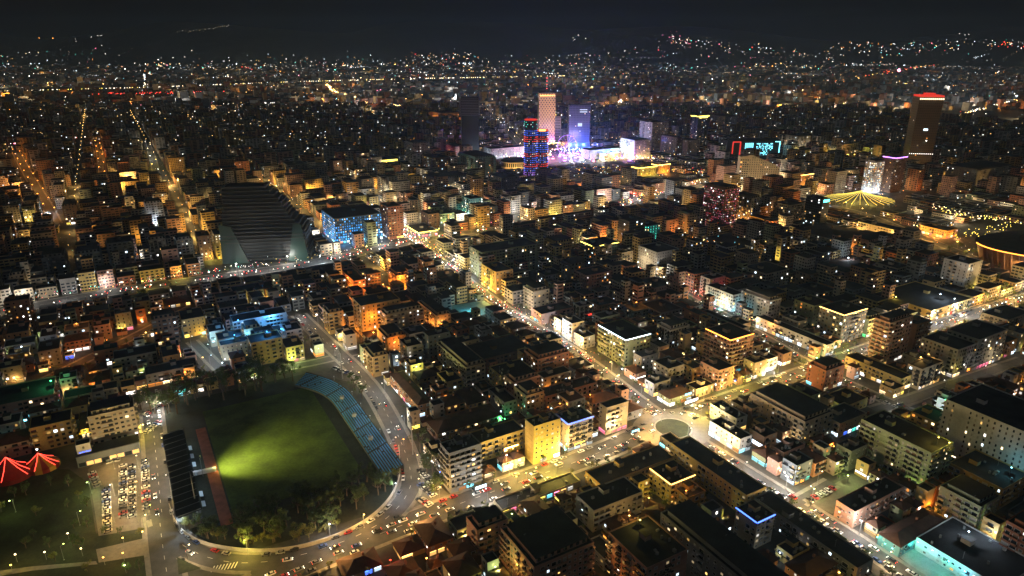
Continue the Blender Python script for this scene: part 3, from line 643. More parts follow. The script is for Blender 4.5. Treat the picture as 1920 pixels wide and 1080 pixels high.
        if k.get('sign') and nm == 'front':
            mm_ = MB().use(glow(k['sign'], 5)); mm_.obox((-L * .38, -C2 - .5), (L * .76, 0), (0, .35), h - 4.6, h - 1.4, True); mm_.build('illuminated_sign', rt)
        if k.get('ledtower') and vis:
            mm_ = MB()
            for fl in range(0, n):
                for j in range(int(L / 2.4)):
                    if rr.random() < .45: continue
                    t = (j + .5) * L / int(L / 2.4); x, y = o[0] + d[0] * t + nn[0] * .3, o[1] + d[1] * t + nn[1] * .3
                    mm_.use(glow(rr.choice(['pink', 'red', 'white', 'pink']), 3)); mm_.octa((x, y, fl * 3.1 + 2), .33)
            mm_.build('light_points', rt, kind='stuff')
    if rest.f: rest.build('windows', rt, kind='stuff')
    if k.get('flood'):
        for f, vis in face_list(b):
            if not vis: continue
            nm, o, d, nn, L = f
            nfl = max(1, int(L / 16))
            for j in range(nfl):
                t = (j + .5) * L / nfl; dist = 6.0 if cyy < 700 else 9
                lx, ly = o[0] + d[0] * t + nn[0] * dist, o[1] + d[1] * t + nn[1] * dist
                X = cx + lx * AX + ly * BX; Y = cyy + lx * AY + ly * BY
                floodlight(X, Y, GA + math.atan2(-nn[1], -nn[0]) - pi / 2, k['flood'], (13000 if k['flood'] == 'orange' else 5200) * max(1, (h / 24)) * (1 if cyy < 700 else 2.4),
                           '%s floodlight aimed up at the %s building %s' % (k['flood'], b['c'], zone(u, v)), 'floodlights')
    if k.get('lamp') and n > 1:  # wall lamps added at random to brighten the house fronts
        c_ = k['lamp']; key = ('hl', c_)
        if key not in PROTO: m = MB().use(M_DARKMETAL); m.bar((0, 0, 0), (0, -.7, .1), .06); m.use(glow(c_, 7)); m.octa((0, -.8, 0), .4 if cyy < 420 else .55, .3); PROTO[key] = m.mesh('wall_lamp')
        x = rr.uniform(-.4, .4) * a; o_ = put('wall_lamp', PROTO[key], rt, (x, -C2, 3.6)); lamp_light(c_, k['lampp'], o_, (0, -1.5, .2))
    # a label of its own
    feat = ''
    if k.get('rim'): feat = 'with %s roof light strip ' % k['rim']
    elif k.get('flood'): feat = 'under %s floodlight ' % k['flood']
    elif k.get('shop'): feat = 'with bright ground-floor shops '
    elif k.get('tile'): feat = 'with dark tiled roof '
    elif glassy: feat = 'with dark glass walls '
    what = {'house': 'house', 'apartment_building': 'block', 'school_building': 'school building', 'hotel_building': 'hotel', 'public_building': 'hall'}.get(name, 'building')
    lab = '%s-storey %s %s %s%s' % (NUMW.get(n, 'tall'), b['c'], what, feat, zone(u, v))
    if len(lab.split()) > 10: lab = lab.replace('with bright ground-floor shops ', 'with shops ').replace('with dark tiled roof ', 'tiled ').replace('at the foot of the view below the avenue', 'below the avenue').replace('left of the dark stepped glass block', 'left of the glass block').replace('in the dark corner beyond the school yard', 'beyond the school yard')
    LABELS.setdefault(lab, []).append(b)
for i, b in enumerate(BLD):
    dist = math.hypot(*XY((b['p0'] + b['p1']) / 2, b['q0'])); rr = random.Random(100 + i); k = b['k']
    nm = 'school_building' if k.get('school') else 'hotel_building' if k.get('hotel') else 'public_building' if k.get('civic') else 'apartment_building'
    building(b, dist < 430, rr, nm)

# --- further blocks and houses on the free plots
def in_view(x, y, z=0, mu=30):
    u, v = proj(x, y, z); return -mu < u < 1920 + mu and v < 1130
FILL = []; fr = random.Random(21)
def try_fill(p, q, la, lb):
    if occ_rect(p - 1, p + la + 1, q - 1, q + lb + 1, False): return False
    occ_rect(p - .5, p + la + .5, q - .5, q + lb + .5); return True
# plain side streets of the middle distance, in the same street grid
SIDE = []
for d_, (lo, hi, st) in (('p', (-1290, 2200, 118)), ('q', (520, 3300, 96))):
    t = lo
    while t < hi:
        t += st * fr.uniform(.75, 1.3); wv = fr.choice((7, 8, 9, 12)); SIDE.append((d_, t, wv, fr.choices(['warm', 'neutral', 'orange', 'white', None], [5, 5, 2.2, 2, 4])[0]))
def side_cells(d_, t):
    for s in range(-1290, 2290, 6) if d_ == 'q' else range(300, 3390, 6):
        p, q = (t, s) if d_ == 'p' else (s, t)
        x, y = XY(p, q)
        if 640 < y < 2500 and in_view(x, y): yield p, q, x, y
FARLAMP = MB(); far_pts = []
for d_, t, wv, lc in SIDE:
    m = MB().use(M_ASPH); last = None; nl = 0
    for p, q, x, y in side_cells(d_, t):
        i, j = occ_idx(p, q)
        if not (0 <= i < NP and 0 <= j < NQ): continue
        if OCC[i, j]: continue
        e = (6.02, 0) if d_ == 'q' else (wv, 0)
        o = (p - 3, q - wv / 2) if d_ == 'q' else (p - wv / 2, q - 3)
        pts = [XY(*o), XY(o[0] + (6.02 if d_ == 'q' else wv), o[1]), XY(o[0] + (6.02 if d_ == 'q' else wv), o[1] + (wv if d_ == 'q' else 6.02)), XY(o[0], o[1] + (wv if d_ == 'q' else 6.02))]
        zz = .011 if d_ == 'q' else .016
        m.quad(*[(*k_, zz) for k_ in pts])
        nl += 1
        if lc and nl % (9 if y < 1300 else 13) == 0: far_pts.append((x, y, lc))
    if m.f: m.build('side_street', kind='structure')
for d_, t, wv, lc in SIDE:
    for p, q, x, y in side_cells(d_, t):
        i, j = occ_idx(p, q)
        if 0 <= i < NP and 0 <= j < NQ: occ_rect(p - wv / 2 - 1, p + wv / 2 + 1, q - wv / 2 - 1, q + wv / 2 + 1)
# landmark plots, reserved before filling
LM = {}
def lm(name, r, x, yb, rad):
    rad *= 1.2; g = at(r, x, yb); pq = PQ(*g[:2]); LM[name] = g; occ_rect(pq[0] - rad, pq[0] + rad, pq[1] - rad, pq[1] + rad)
lm('wedge', 3, 1500, 395, 48); lm('gold', 1, 1155, 800, 30); lm('ribbed', 1, 1195, 790, 22); lm('blue', 1, 1335, 830, 26); lm('led', 1, 1093, 985, 24); lm('black', 1, 728, 885, 26)
lm('museum', 1, 930, 880, 45); lm('round_hall', 1, 975, 945, 28); lm('opera', 1, 1490, 890, 45); lm('square', 1, 1290, 885, 78); lm('ministry', 1, 1760, 985, 45); lm('redtop', 2, 1320, 960, 28); lm('cyanled', 2, 400, 900, 40)
lm('stepped', 2, 420, 1065, 34); lm('orangebox', 2, 692, 1055, 24); lm('whitetower', 2, 1080, 1085, 22); lm('purpletop', 2, 1195, 1080, 24); lm('canopy', 5, 990, 60, 50); lm('arena', 5, 2010, 330, 95); lm('ringtop', 2, 105, 800, 22)
lm('lampyard', 2, 955, 905, 26); lm('boulevard_trees', 5, 250, 300, 30)
for j in range(0, NQ - 6):
    for i in range(0, NP - 6):
        if OCC[i, j]: continue
        p, q = P0_ + i * OC, Q0_ + j * OC; x, y = XY(p, q)
        if y < 190 or y > 2500: continue
        if not in_view(x, y): continue
        la, lb = fr.uniform(9, 24), fr.uniform(9, 16)
        if fr.random() < .35: la, lb = lb, la
        if y > 1000: la *= 1.25; lb *= 1.2
        if try_fill(p + 1, q + 1, la, lb):
            FILL.append((p + 1, q + 1, la, lb))
for j in range(0, NQ - 6):
    for i in range(0, NP - 6):
        if OCC[i, j]: continue
        p, q = P0_ + i * OC, Q0_ + j * OC; x, y = XY(p, q)
        if 190 < y < 760 and in_view(x, y) and fr.random() < .75:
            la, lb = fr.uniform(6, 8), fr.uniform(6, 8)
            if not occ_rect(p, p + la, q, q + lb, False): occ_rect(p, p + la, q, q + lb); FILL.append((p + .2, q + .2, la - .4, lb - .4))
NEARF = []
for f in FILL:
    p, q, la, lb = f; x, y = XY(p, q)
    big = fr.random()
    if y < 560: n = fr.choice((1, 2, 2, 3, 3, 4))
    elif y < 1000: n = fr.choice((3, 4, 4, 5, 5, 6, 8, 9))
    else: n = fr.choice((3, 4, 5, 5, 6, 6, 8, 10, 11))
    if 340 < y < 620 and la * lb > 140: n = fr.choice((2, 3, 3, 4, 4, 5))
    uu, vv = proj(x, y)
    if (1500 < uu < 1920 and 372 < vv < 470) or (1740 < uu and 440 < vv < 540): n = min(n, 2)
    if 880 < uu < 1330 and 268 < vv < 352: n = min(n, 2) if fr.random() < .8 else 3
    c = fr.choices(['cream', 'ochre', 'grey', 'white', 'pink', 'brown', 'brick', 'yellow', 'green', 'terracotta', 'slate'], [4, 3, 3, 2.5, 3, 2, 1.5, 2, 1.2, 1.5, 1.5])[0]
    NEARF.append((y, dict(p0=p, p1=p + la, q0=q, q1=q + lb, n=n, h=n * 3.1 + .9, c=c, k=dict(bal=fr.choice((.1, .3, .6)), tile=1 if (n <= 3 and fr.random() < .6) else 0, lit=.13, shop=fr.choice(['white', 'warm', 'neutral', 'cool', 'orange']) if (y < 900 and fr.random() < .16) else None, lamp=fr.choice(['warm', 'orange', 'neutral', 'lime', 'cool', 'yellow', 'orange']) if (y < 900 and fr.random() < .33) else None, lampp=fr.choice((900, 1800, 3200)) * (1 if y < 500 else 1.6)))))
RXY = np.array([(*t, r['w'] / 2) for r in ROADS for t in r['pts'][::2]])
for y, b in NEARF:
    if y > 1100: continue
    bx, by = XY((b['p0'] + b['p1']) / 2, b['q1']); dd = math.hypot(bx, by)
    while b['n'] > 1:
        L = b['h'] * dd / (CAM_H - b['h']); ts = np.linspace(2, L, 8)[:, None]; X = bx * (1 + ts / dd); Y = by * (1 + ts / dd)
        if not (np.hypot(RXY[:, 0] - X, RXY[:, 1] - Y) < RXY[:, 2] - 1).any(): break
        b['n'] -= 1; b['h'] = b['n'] * 3.1 + .9
for y, b in NEARF:
    if y < 900 and not b['k'].get('shop') and near_road(b) and fr.random() < .7: b['k']['shop'] = fr.choice(SHOPC)
NEARF.sort(key=lambda t: t[0])
houses = [t for t in NEARF if t[1]['n'] <= 3][:298]; apts = [t for t in NEARF if t[1]['n'] > 3][:max(0, 300 - len(BLD))]
ind = {id(t[1]) for t in houses + apts}
for i, (y, b) in enumerate(houses + apts):
    building(b, False, random.Random(5000 + i), 'house' if b['n'] <= 3 else 'apartment_building')
# one label for each building: those that look alike are told apart by their order across the view
def finish_labels():
    for lab, bs in LABELS.items():
        if len(bs) == 1: bs[0]['obj']['label'] = lab
        else:
            bs.sort(key=lambda b: b['uv'][0])
            for i, b in enumerate(bs):
                b['obj']['label'] = (lab + ', ' + (ORDW[i] if i < len(ORDW) else 'further right'))
                if i >= len(ORDW): b['obj']['group'] = 'buildings ' + lab
# the mass of the middle and far city
fc = MB(); rr = random.Random(77)
def far_box(m, p, q, la, lb, h, c, litn, wr=.75):
    o = XY(p, q); m.use(wallmat(c)); m.obox(o, (la * AX, la * AY), (lb * BX, lb * BY), 0, h); m.m[-1] = None
    if M_ROOF not in m.mats: m.mats.append(M_ROOF)
    m.m[-1] = m.mats.index(M_ROOF)
    s = wr
    for _ in range(litn):
        z = rr.randrange(max(1, int(h / 3.1))) * 3.1 + 1; kk = rr.choice(LITW); m.use(glow(*kk))
        if rr.random() < .65:
            t = rr.uniform(.5, la - .5); c_ = XY(p + t, q - .1); m.quad((c_[0] - AX * s, c_[1] - AY * s, z), (c_[0] + AX * s, c_[1] + AY * s, z), (c_[0] + AX * s, c_[1] + AY * s, z + 1.7 * s), (c_[0] - AX * s, c_[1] - AY * s, z + 1.7 * s))
        else:
            t = rr.uniform(.5, lb - .5); sd = p - .1 if p > 0 else p + la + .1; c_ = XY(sd, q + t); sg = -1 if p > 0 else 1
            m.quad((c_[0] - BX * s * sg, c_[1] - BY * s * sg, z), (c_[0] + BX * s * sg, c_[1] + BY * s * sg, z), (c_[0] + BX * s * sg, c_[1] + BY * s * sg, z + 1.7 * s), (c_[0] - BX * s * sg, c_[1] - BY * s * sg, z + 1.7 * s))
for y, b in NEARF:
    if id(b) in ind: continue
    la, lb = b['p1'] - b['p0'], b['q1'] - b['q0']
    far_box(fc, b['p0'], b['q0'], la, lb, b['h'], b['c'], rr.choice((0, 1, 1, 2, 3, 4, 6)), .6 + y / 6500)
    fc.use(M_GLASS); p0, q0 = b['p0'], b['q0']; sp_ = p0 - .05 if p0 > 0 else b['p1'] + .05; sg = -1 if p0 > 0 else 1; wv = rr.choice((2.6, 3.2, 4.0)); fr_ = rr.uniform(.25, .42)
    for fl in range(b['n']):                                    # dark windows: one by one near, in runs further off
        z = fl * 3.1 + 1.0
        for L, base, dx_, dy_ in ((la, lambda t: XY(p0 + t, q0 - .05), AX, AY), (lb, lambda t: XY(sp_, q0 + t), BX * sg, BY * sg)):
            nb = max(1, int(L / (wv if y < 1250 else wv * 2.2)))
            for j in range(nb):
                if rr.random() < .12: continue
                c_ = base((j + .5) * L / nb); s = L / nb * fr_
                fc.quad((c_[0] - dx_ * s, c_[1] - dy_ * s, z), (c_[0] + dx_ * s, c_[1] + dy_ * s, z), (c_[0] + dx_ * s, c_[1] + dy_ * s, z + 1.5), (c_[0] - dx_ * s, c_[1] - dy_ * s, z + 1.5))
cs = ['cream', 'ochre', 'grey', 'white', 'pink', 'brown', 'slate', 'grey', 'brick']
for _ in range(5200):
    y = 2500 * (8200 / 2500) ** rr.random(); x = rr.uniform(-.86, .86) * y
    p, q = PQ(x, y); la, lb = rr.uniform(12, 34), rr.uniform(10, 24); n = rr.choice((2, 2, 3, 3, 4, 5, 6, 9)) if y < 5000 else rr.choice((1, 2, 2, 3))
    far_box(fc, p, q, la, lb, n * 3.1 + HZ(x, y) * (y > 7400) + .5, rr.choice(cs), rr.choice((0, 0, 0, 1)), .6 + y / 6500)
fc.build('distant_city_blocks', label='mass of far dark city blocks dotted with lit windows', cat='buildings', kind='stuff')
# ================================================================== LANDMARKS
def lmb(key, la, lb, n, c, name='landmark_building', dp=0, dq=0, **k):
    pq = PQ(*LM[key][:2]); p, q = pq[0] + dp * 1.2, pq[1] + dq * 1.2; la *= 1.2; lb *= 1.2; n = round(n * 1.2)
    b = dict(p0=p - la / 2, p1=p + la / 2, q0=q, q1=q + lb, n=n, h=n * 3.1 + .9, c=c, k=k); building(b, False, random.Random(hash(key) % 1 + len(key) * 31 + n), name); return b
lmb('museum', 70, 26, 5, 'grey', dq=-6, flood='cool', lit=.02); lmb('opera', 70, 26, 5, 'grey', dq=0, flood='purple', lit=.02); lmb('opera', 40, 10, 3, 'cream', dq=-16, flood='yellow', shop='white')
lmb('ministry', 36, 16, 4, 'yellow', dp=-14, flood='yellow', rim='yellow'); lmb('ministry', 26, 14, 4, 'yellow', dp=24, dq=6, flood='orange', rim='warm')
lmb('orangebox', 26, 14, 6, 'ochre', flood='orange', rim='warm', lit=.3); lmb('purpletop', 26, 18, 15, 'brown', rim='purple', lit=.06); lmb('ringtop', 30, 20, 17, 'slate', rim='yellow', sign='yellow', lit=.06)
lmb('whitetower', 20, 14, 13, 'white', flood='cool', lit=.55)
def tower(name, key, w_, d_, h, rz, wm, lab, rows, cols, ww, wh, stagger=False, lit=.03, pane=M_GLASS):
    g = LM[key]; rt = root(name, (g[0], g[1], 0), lab, 'building', None, rz)
    m = MB().use(wm); m.obox((-w_ / 2, 0), (w_, 0), (0, d_), 0, h); m.build('wall', rt)
    m = MB().use(M_ROOF); m.obox((-w_ / 2 + 1, 1), (w_ - 2, 0), (0, d_ - 2), h, h + 2.2); m.build('roof', rt)
    rr = random.Random(int(w_ * 10)); m = MB()
    for side in ('f', 'l', 'r'):
        L = w_ if side == 'f' else d_; nc = cols if side == 'f' else max(2, int(cols * d_ / w_))
        for i in range(rows):
            for j in range(nc):
                if stagger and (i + j) % 2: continue
                z = (i + .5) * h / rows; t = (j + .5) * L / nc; m.use(glow(*rr.choice(LITW)) if rr.random() < lit else pane); e = .12
                if side == 'f': q = [(-w_ / 2 + t - ww / 2, -e, z - wh / 2), (-w_ / 2 + t + ww / 2, -e, z - wh / 2), (-w_ / 2 + t + ww / 2, -e, z + wh / 2), (-w_ / 2 + t - ww / 2, -e, z + wh / 2)]
                elif side == 'l': q = [(-w_ / 2 - e, t + ww / 2, z - wh / 2), (-w_ / 2 - e, t - ww / 2, z - wh / 2), (-w_ / 2 - e, t - ww / 2, z + wh / 2), (-w_ / 2 - e, t + ww / 2, z + wh / 2)]
                else: q = [(w_ / 2 + e, t - ww / 2, z - wh / 2), (w_ / 2 + e, t + ww / 2, z - wh / 2), (w_ / 2 + e, t + ww / 2, z + wh / 2), (w_ / 2 + e, t - ww / 2, z + wh / 2)]
                m.quad(*q)
    m.build('windows', rt, kind='stuff'); return rt
def floods(rt_xy, dxs, dist, c, power, lab, group, z=1.6):
    for dx in dxs: floodlight(rt_xy[0] + dx, rt_xy[1] - dist, 0, c, power, lab, group)
gold = tower('office_tower', 'gold', 33, 26, 96, radians(4), mat('gold_cladding', (.50, .36, .17), .6, .1, .1), 'tall gold-lit office tower with staggered dark windows above the bright square', 24, 12, 2.0, 2.2, True, 0)
m = MB().use(glow('warm', 3)); 
for i in range(9): m.obox((-15 + i * 3.4, -.4), (2.2, 0), (0, .25), 90, 93, True)
m.build('crown_light', gold); m = MB().use(M_STEEL)
m.bar((0, 12, 98), (0, 12, 124), .5); m.build('mast', gold); m = MB().use(glow('red', 6)); [m.octa((0, 12, z), 1.2) for z in (104, 112, 118, 124)]; m.build('aviation_light', gold, kind='stuff')
floods(LM['gold'], (-26, 0, 26), 70, 'warm', 330000, 'powerful warm floodlight aimed at the gold office tower', 'floodlights of the gold tower')
rib = tower('office_tower', 'ribbed', 28, 18, 48, radians(4), wallmat('white'), 'white ribbed hotel tower with small amber dome before the gold tower', 15, 1, 26, 1.4, False, 0)
m = MB().use(glow('warm', 3)); m.cyl((0, 8), 6, 2, 50, 54, 12); m.build('dome', rib); floods(LM['ribbed'], (-8, 8), 40, 'purple', 50000, 'cool floodlight below the white ribbed tower', 'floodlights of the ribbed tower')
bl = tower('office_tower', 'blue', 40, 24, 78, radians(2), mat('blue_glass', (.03, .035, .07), .3, spec=.6), 'dark tower washed in blue and violet light beside the bright square', 24, 14, 1.8, 1.6, False, .01)
m = MB().use(glow('cool', 1.2)); m.obox((-3, -.5), (8, 0), (0, .3), 40, 46, True); m.obox((0, -.5), (14, 0), (0, .3), 66, 67.5, True); m.obox((0, -.5), (14, 0), (0, .3), 70, 71.5, True); m.build('illuminated_sign', bl)
floods(LM['blue'], (-16, 0, 16), 30, 'blue', 330000, 'deep blue floodlight under the blue tower', 'floodlights of the blue tower')
# black tower with ribbed crown
g = LM['black']; bt = root('office_tower', (g[0], g[1], 0), 'black glass tower with wider louvred crown left of the square', 'building', None, radians(6))
m = MB().use(M_BLACKGL); m.obox((-15, 0), (30, 0), (0, 24), 0, 74); m.build('wall', bt)
for i in range(11):
    m = MB().use(mat('louvre', (.10, .11, .12), .5)); m.obox((-17.5, -2), (35, 0), (0, 28), 72 + i * 2.7, 73.1 + i * 2.7, True); m.build('louvre', bt)
m = MB().use(M_BLACKGL); m.obox((-15.5, .2), (31, 0), (0, 23.6), 74, 102); m.build('crown', bt)
# coloured light tower: two rounded shafts
g = LM['led']; lt = root('light_tower', (g[0], g[1], 0), 'rounded twin tower covered in red, blue and teal light points', 'building')
SH = [((-8, 0), 9.5, 82), ((9, 3), 9.0, 66)]
for cpos, rad, hh in SH:
    m = MB().use(M_BLACKGL); m.cyl(cpos, rad, rad, 0, hh, 24); m.build('shaft', lt)
    m = MB().use(glow('red', .8)); m.cyl(cpos, rad * 1.03, rad * 1.03, hh, hh + 1.4, 24); m.build('crown_light', lt)
m = MB(); rr = random.Random(9)
def ledc(t):
    for lim, c in ((.08, 'purple'), (.16, 'blue'), (.24, 'red'), (.34, 'blue'), (.40, 'red'), (.60, 'blue'), (.72, 'red'), (.80, 'blue'), (2, None)):
        if t < lim: return c
for cpos, rad, hh in SH:
    for i in range(26):
        z = 2 + i * 3.1
        if z > hh - 2: break
        c = ledc(z / 84)
        for j in range(13):
            if rr.random() < (.8 if c is None else .12): continue
            a = pi * .95 + (j + .5) * pi * 1.1 / 13; cc = (c or 'teal') if rr.random() < .9 else 'white'
            m.use(glow(cc, 2.2)); m.octa((cpos[0] + (rad + .3) * cos(a), cpos[1] + (rad + .3) * sin(a), z), .62)
m.build('light_points', lt, kind='stuff'); m = MB().use(glow('warm', 3)); m.obox((4, -6.4), (10, 0), (0, .4), 66.5, 69, True); m.build('illuminated_sign', lt)
# round hall and stepped white block
g = LM['round_hall']; rh_ = root('round_hall', (g[0], g[1], 0), 'low round hall with warm lit drum left of the light tower', 'building')
m = MB().use(wallmat('cream')); m.cyl((0, 8), 22, 22, 0, 11, 28, False); m.build('wall', rh_); m = MB().use(M_ROOF); m.cyl((0, 8), 23, 21, 11, 13, 28); m.build('roof', rh_)
m = MB().use(M_GLASS)
for j in range(20):
    a = pi + (j + .5) * pi / 20; x, y = 22.1 * cos(a), 8 + 22.1 * sin(a); t = (-sin(a), cos(a)); m.quad((x - t[0], y - t[1], 3), (x + t[0], y + t[1], 3), (x + t[0], y + t[1], 9), (x - t[0], y - t[1], 9))
m.build('windows', rh_, kind='stuff'); floods(g, (-14, 0, 14), 24, 'warm', 16000, 'warm floodlight before the low round hall', 'floodlights of the round hall')
g = LM['stepped']; sp = root('hotel_building', (g[0], g[1], 0), 'pale hotel slab with sloping roofline and grid of small windows', 'building', None, radians(-6))
m = MB().use(wallmat('cream')); P = [(-27, 0, 44), (-12, 0, 48), (26, 0, 31)]
poly = [(-27, 0), (26, 0), (26, 31), (-12, 47), (-27, 44)]; n = len(poly); v0 = len(m.v)
m.v += [(x, 0, z) for x, z in poly] + [(x, 16, z) for x, z in poly]; m.f.append(tuple(range(n))); m.f.append(tuple(range(2 * n - 1, n - 1, -1))); m.m += [0, 0]
for i in range(n): j = (i + 1) % n; m.f.append((i, n + i, n + j, j)); m.m.append(0)
m.build('wall', sp); m = MB().use(M_GLASS); rr = random.Random(4)
for i in range(14):
    for j in range(18):
        x, z = -25.5 + j * 2.95, 2 + i * 3.1
        if z + 2 > (31 + (26 - x) * .42 if x > -12 else 44): continue
        m.use(glow(*rr.choice(LITW)) if rr.random() < .05 else M_GLASS); wd = .45 if x > -14 else .95
        m.quad((x - wd, -.1, z), (x + wd, -.1, z), (x + wd, -.1, z + 1.5), (x - wd, -.1, z + 1.5))
m.build('windows', sp, kind='stuff'); floods(g, (-14, 12), 46, 'neutral', 90000, 'floodlight on the pale sloping hotel', 'floodlights of the sloping hotel')
# cyan light facade
g = LM['cyanled']; cl = root('shopping_centre', (g[0], g[1], 0), 'wide building with glowing cyan panels and red portal frame', 'building', None, radians(3))
m = MB().use(M_BLACKGL); m.obox((-40, 0), (84, 0), (0, 26), 0, 32); m.build('wall', cl); m = MB().use(M_ROOF); m.obox((-39, 1), (82, 0), (0, 24), 32, 34); m.build('roof', cl)
rr = random.Random(12); m = MB()
for x0, x1 in ((-18, -3),):
    for j in range(5): m.use(glow('cyan', 2.2)); m.obox((x0 + j * 3, -.4), (2.2, 0), (0, .3), 8, 29, True)
for i in range(9):
    for j in range(13):
        if rr.random() < .38 or (j > 9 and i < j - 7): continue
        m.use(glow('cyan', rr.choice((1, 2.5, 4)))); x = 2 + j * 2.2; m.obox((x, -.4), (1.5, 0), (0, .3), 6 + i * 2.6, 7.6 + i * 2.6, True)
m.use(glow('cyan', 4)); m.bar((42, -.5, 10), (42, -.5, 31), .5); m.bar((34, -.5, 31), (42, -.5, 31), .5); m.build('light_panel', cl, kind='stuff')
m = MB().use(glow('red', .9)); m.bar((-40, -2, 0), (-40, -2, 31), .9); m.bar((-27, -2, 0), (-27, -2, 31), .9); m.bar((-40, -2, 31), (-27, -2, 31), .9); m.build('portal_frame', cl)
floods(g, (0, 20), 14, 'cyan', 26000, 'cyan floodlight below the glowing panel facade', 'floodlights of the cyan facade')
# dark tower with red crown
g = LM['redtop']; rtw = tower('office_tower', 'redtop', 34, 26, 112, radians(-10), mat('bronze_cladding', (.10, .075, .055), .6, .1, .1), 'dark tower with red lit crown and white light row at right', 30, 12, 1.6, 1.5, False, .012, mat('smoked_glass', (.03, .025, .02), .3, spec=.5))
m = MB().use(glow('red', .9)); m.obox((-17.2, -.6), (34.4, 0), (0, 27), 112, 114.5, True); m.obox((-7, 7), (14, 0), (0, 10), 114.5, 117.5, True); m.build('crown_light', rtw)
m = MB().use(glow('neutral', 5)); [m.obox((-17 + i * 2.9, -2.4), (1.6, 0), (0, .3), 108.5, 110.5, True) for i in range(12)]; m.build('light_row', rtw); m = MB().use(glow('cool', 3)); m.obox((-3, -.6), (6, 0), (0, .3), 62, 65, True); m.build('illuminated_sign', rtw)
m = MB().use(glow('white', 3)); [m.obox((-17 + i * 3, -.6), (1.2, 0), (0, .3), 26, 27, True) for i in range(12)]; m.build('light_row', rtw)
floods(g, (-16, 14), 46, 'warm', 60000, 'added weak warm floodlight before the red-crowned tower', 'added floodlights of the red-crowned tower'); floods(LM['black'], (-14, 16), 34, 'cool', 42000, 'added cool floodlight before the black tower', 'added floodlights of the black tower')  # floodlights added to lift the brown facade and the black tower's outline
# dark stepped glass block left of centre
g = LM['wedge']; wd_ = root('stepped_glass_building', (g[0], g[1], 0), 'huge dark stepped glass block with louvred floors by the left boulevard', 'building', None, radians(8))
mg = mat('green_glass', (.03, .06, .05), .4, spec=.4); ms = mat('dark_louvre', (.085, .085, .08), .7)
for i in range(21):
    t = i / 20; z = i * 3.15; xl = -37 + 2 * t + 1.2 * sin(i * .9); xr = 37 - max(0, t - .3) ** 1.25 * 52 + 1.6 * sin(i * .8 + 1); yf = 1.5 + (t ** 1.7) * 18 + 1.3 * sin(i * .7)
    m = MB().use(M_BLACKGL); m.obox((xl, yf), (xr - xl, 0), (0, 40 - yf), z, z + 2.6); m.build('storey', wd_)
    m = MB().use(ms); m.obox((xl - .6, yf - 1.1), (xr - xl + 1.2, 0), (0, 41.6 - yf), z + 2.6, z + 3.15, True); m.build('floor_slab', wd_)
m = MB().use(mg); m.quad((-38.4, -.6, 0), (-15, -.6, 0), (-28, 3.5, 33), (-38.2, 3.5, 36)); m.quad((-15, -.6, 0), (-15, .6, 0), (-28, 4.7, 33), (-28, 3.5, 33)); m.quad((-38.4, .6, 0), (-38.4, -.6, 0), (-38.2, 3.5, 36), (-38.2, 4.7, 36)); m.build('glass_screen', wd_)
m = MB().use(mg); m.quad((20, -.6, 0), (38, -.6, 0), (33, 3.5, 34), (26, 3.5, 34)); m.quad((38, -.6, 0), (38, .6, 0), (33, 4.7, 34), (33, 3.5, 34)); m.quad((20, .6, 0), (20, -.6, 0), (26, 3.5, 34), (26, 4.7, 34)); m.build('glass_screen', wd_)
m = MB().use(M_ROOF); m.obox((-33, 22), (34, 0), (0, 16), 66.2, 67); m.build('roof', wd_)
floods(g, (-30, 36), 16, 'teal', 900, 'teal floodlight at the foot of the stepped glass block', 'floodlights of the glass block')

for o_ in list(bpy.data.objects):
    if o_.name.split('.')[0] in ('office_tower', 'light_tower', 'round_hall', 'shopping_centre', 'stepped_glass_building') or (o_.name.startswith('hotel_building') and o_.get('label', '').startswith('pale hotel slab')): o_.scale = (1.21,) * 3
# bright square: ferris wheel, market booths, added lights above the booths
g = LM['square']; fw = root('ferris_wheel', (g[0] - 8, g[1] + 6, 0), 'violet and white lit ferris wheel on the bright square', 'ferris wheel', None, radians(12))
RW = 21; m = MB().use(glow('purple', 2)); cz = RW + 4
for i in range(32):
    a, b = 2 * pi * i / 32, 2 * pi * (i + 1) / 32; m.bar((RW * cos(a), 0, cz + RW * sin(a)), (RW * cos(b), 0, cz + RW * sin(b)), .35)
m.build('rim', fw); m = MB().use(glow('purple', 1.2))
for i in range(16): a = 2 * pi * i / 16; m.bar((0, 0, cz), (RW * cos(a), 0, cz + RW * sin(a)), .22)
m.build('spokes', fw); m = MB().use(M_STEEL); [m.bar((sx * 11, sy * 4, 0), (0, sy * 1.5, cz), .5) for sx in (-1, 1) for sy in (-1, 1)]; m.build('support', fw)
for i in range(16):
    a = 2 * pi * i / 16; m = MB().use(mat('cabin_paint', (.5, .5, .55), .4)); m.obox((-1, -1), (2, 0), (0, 2), -2.4, -.4, True); put('cabin', m.mesh('cabin'), fw, (RW * cos(a), 0, cz + RW * sin(a)))
rr = random.Random(31)
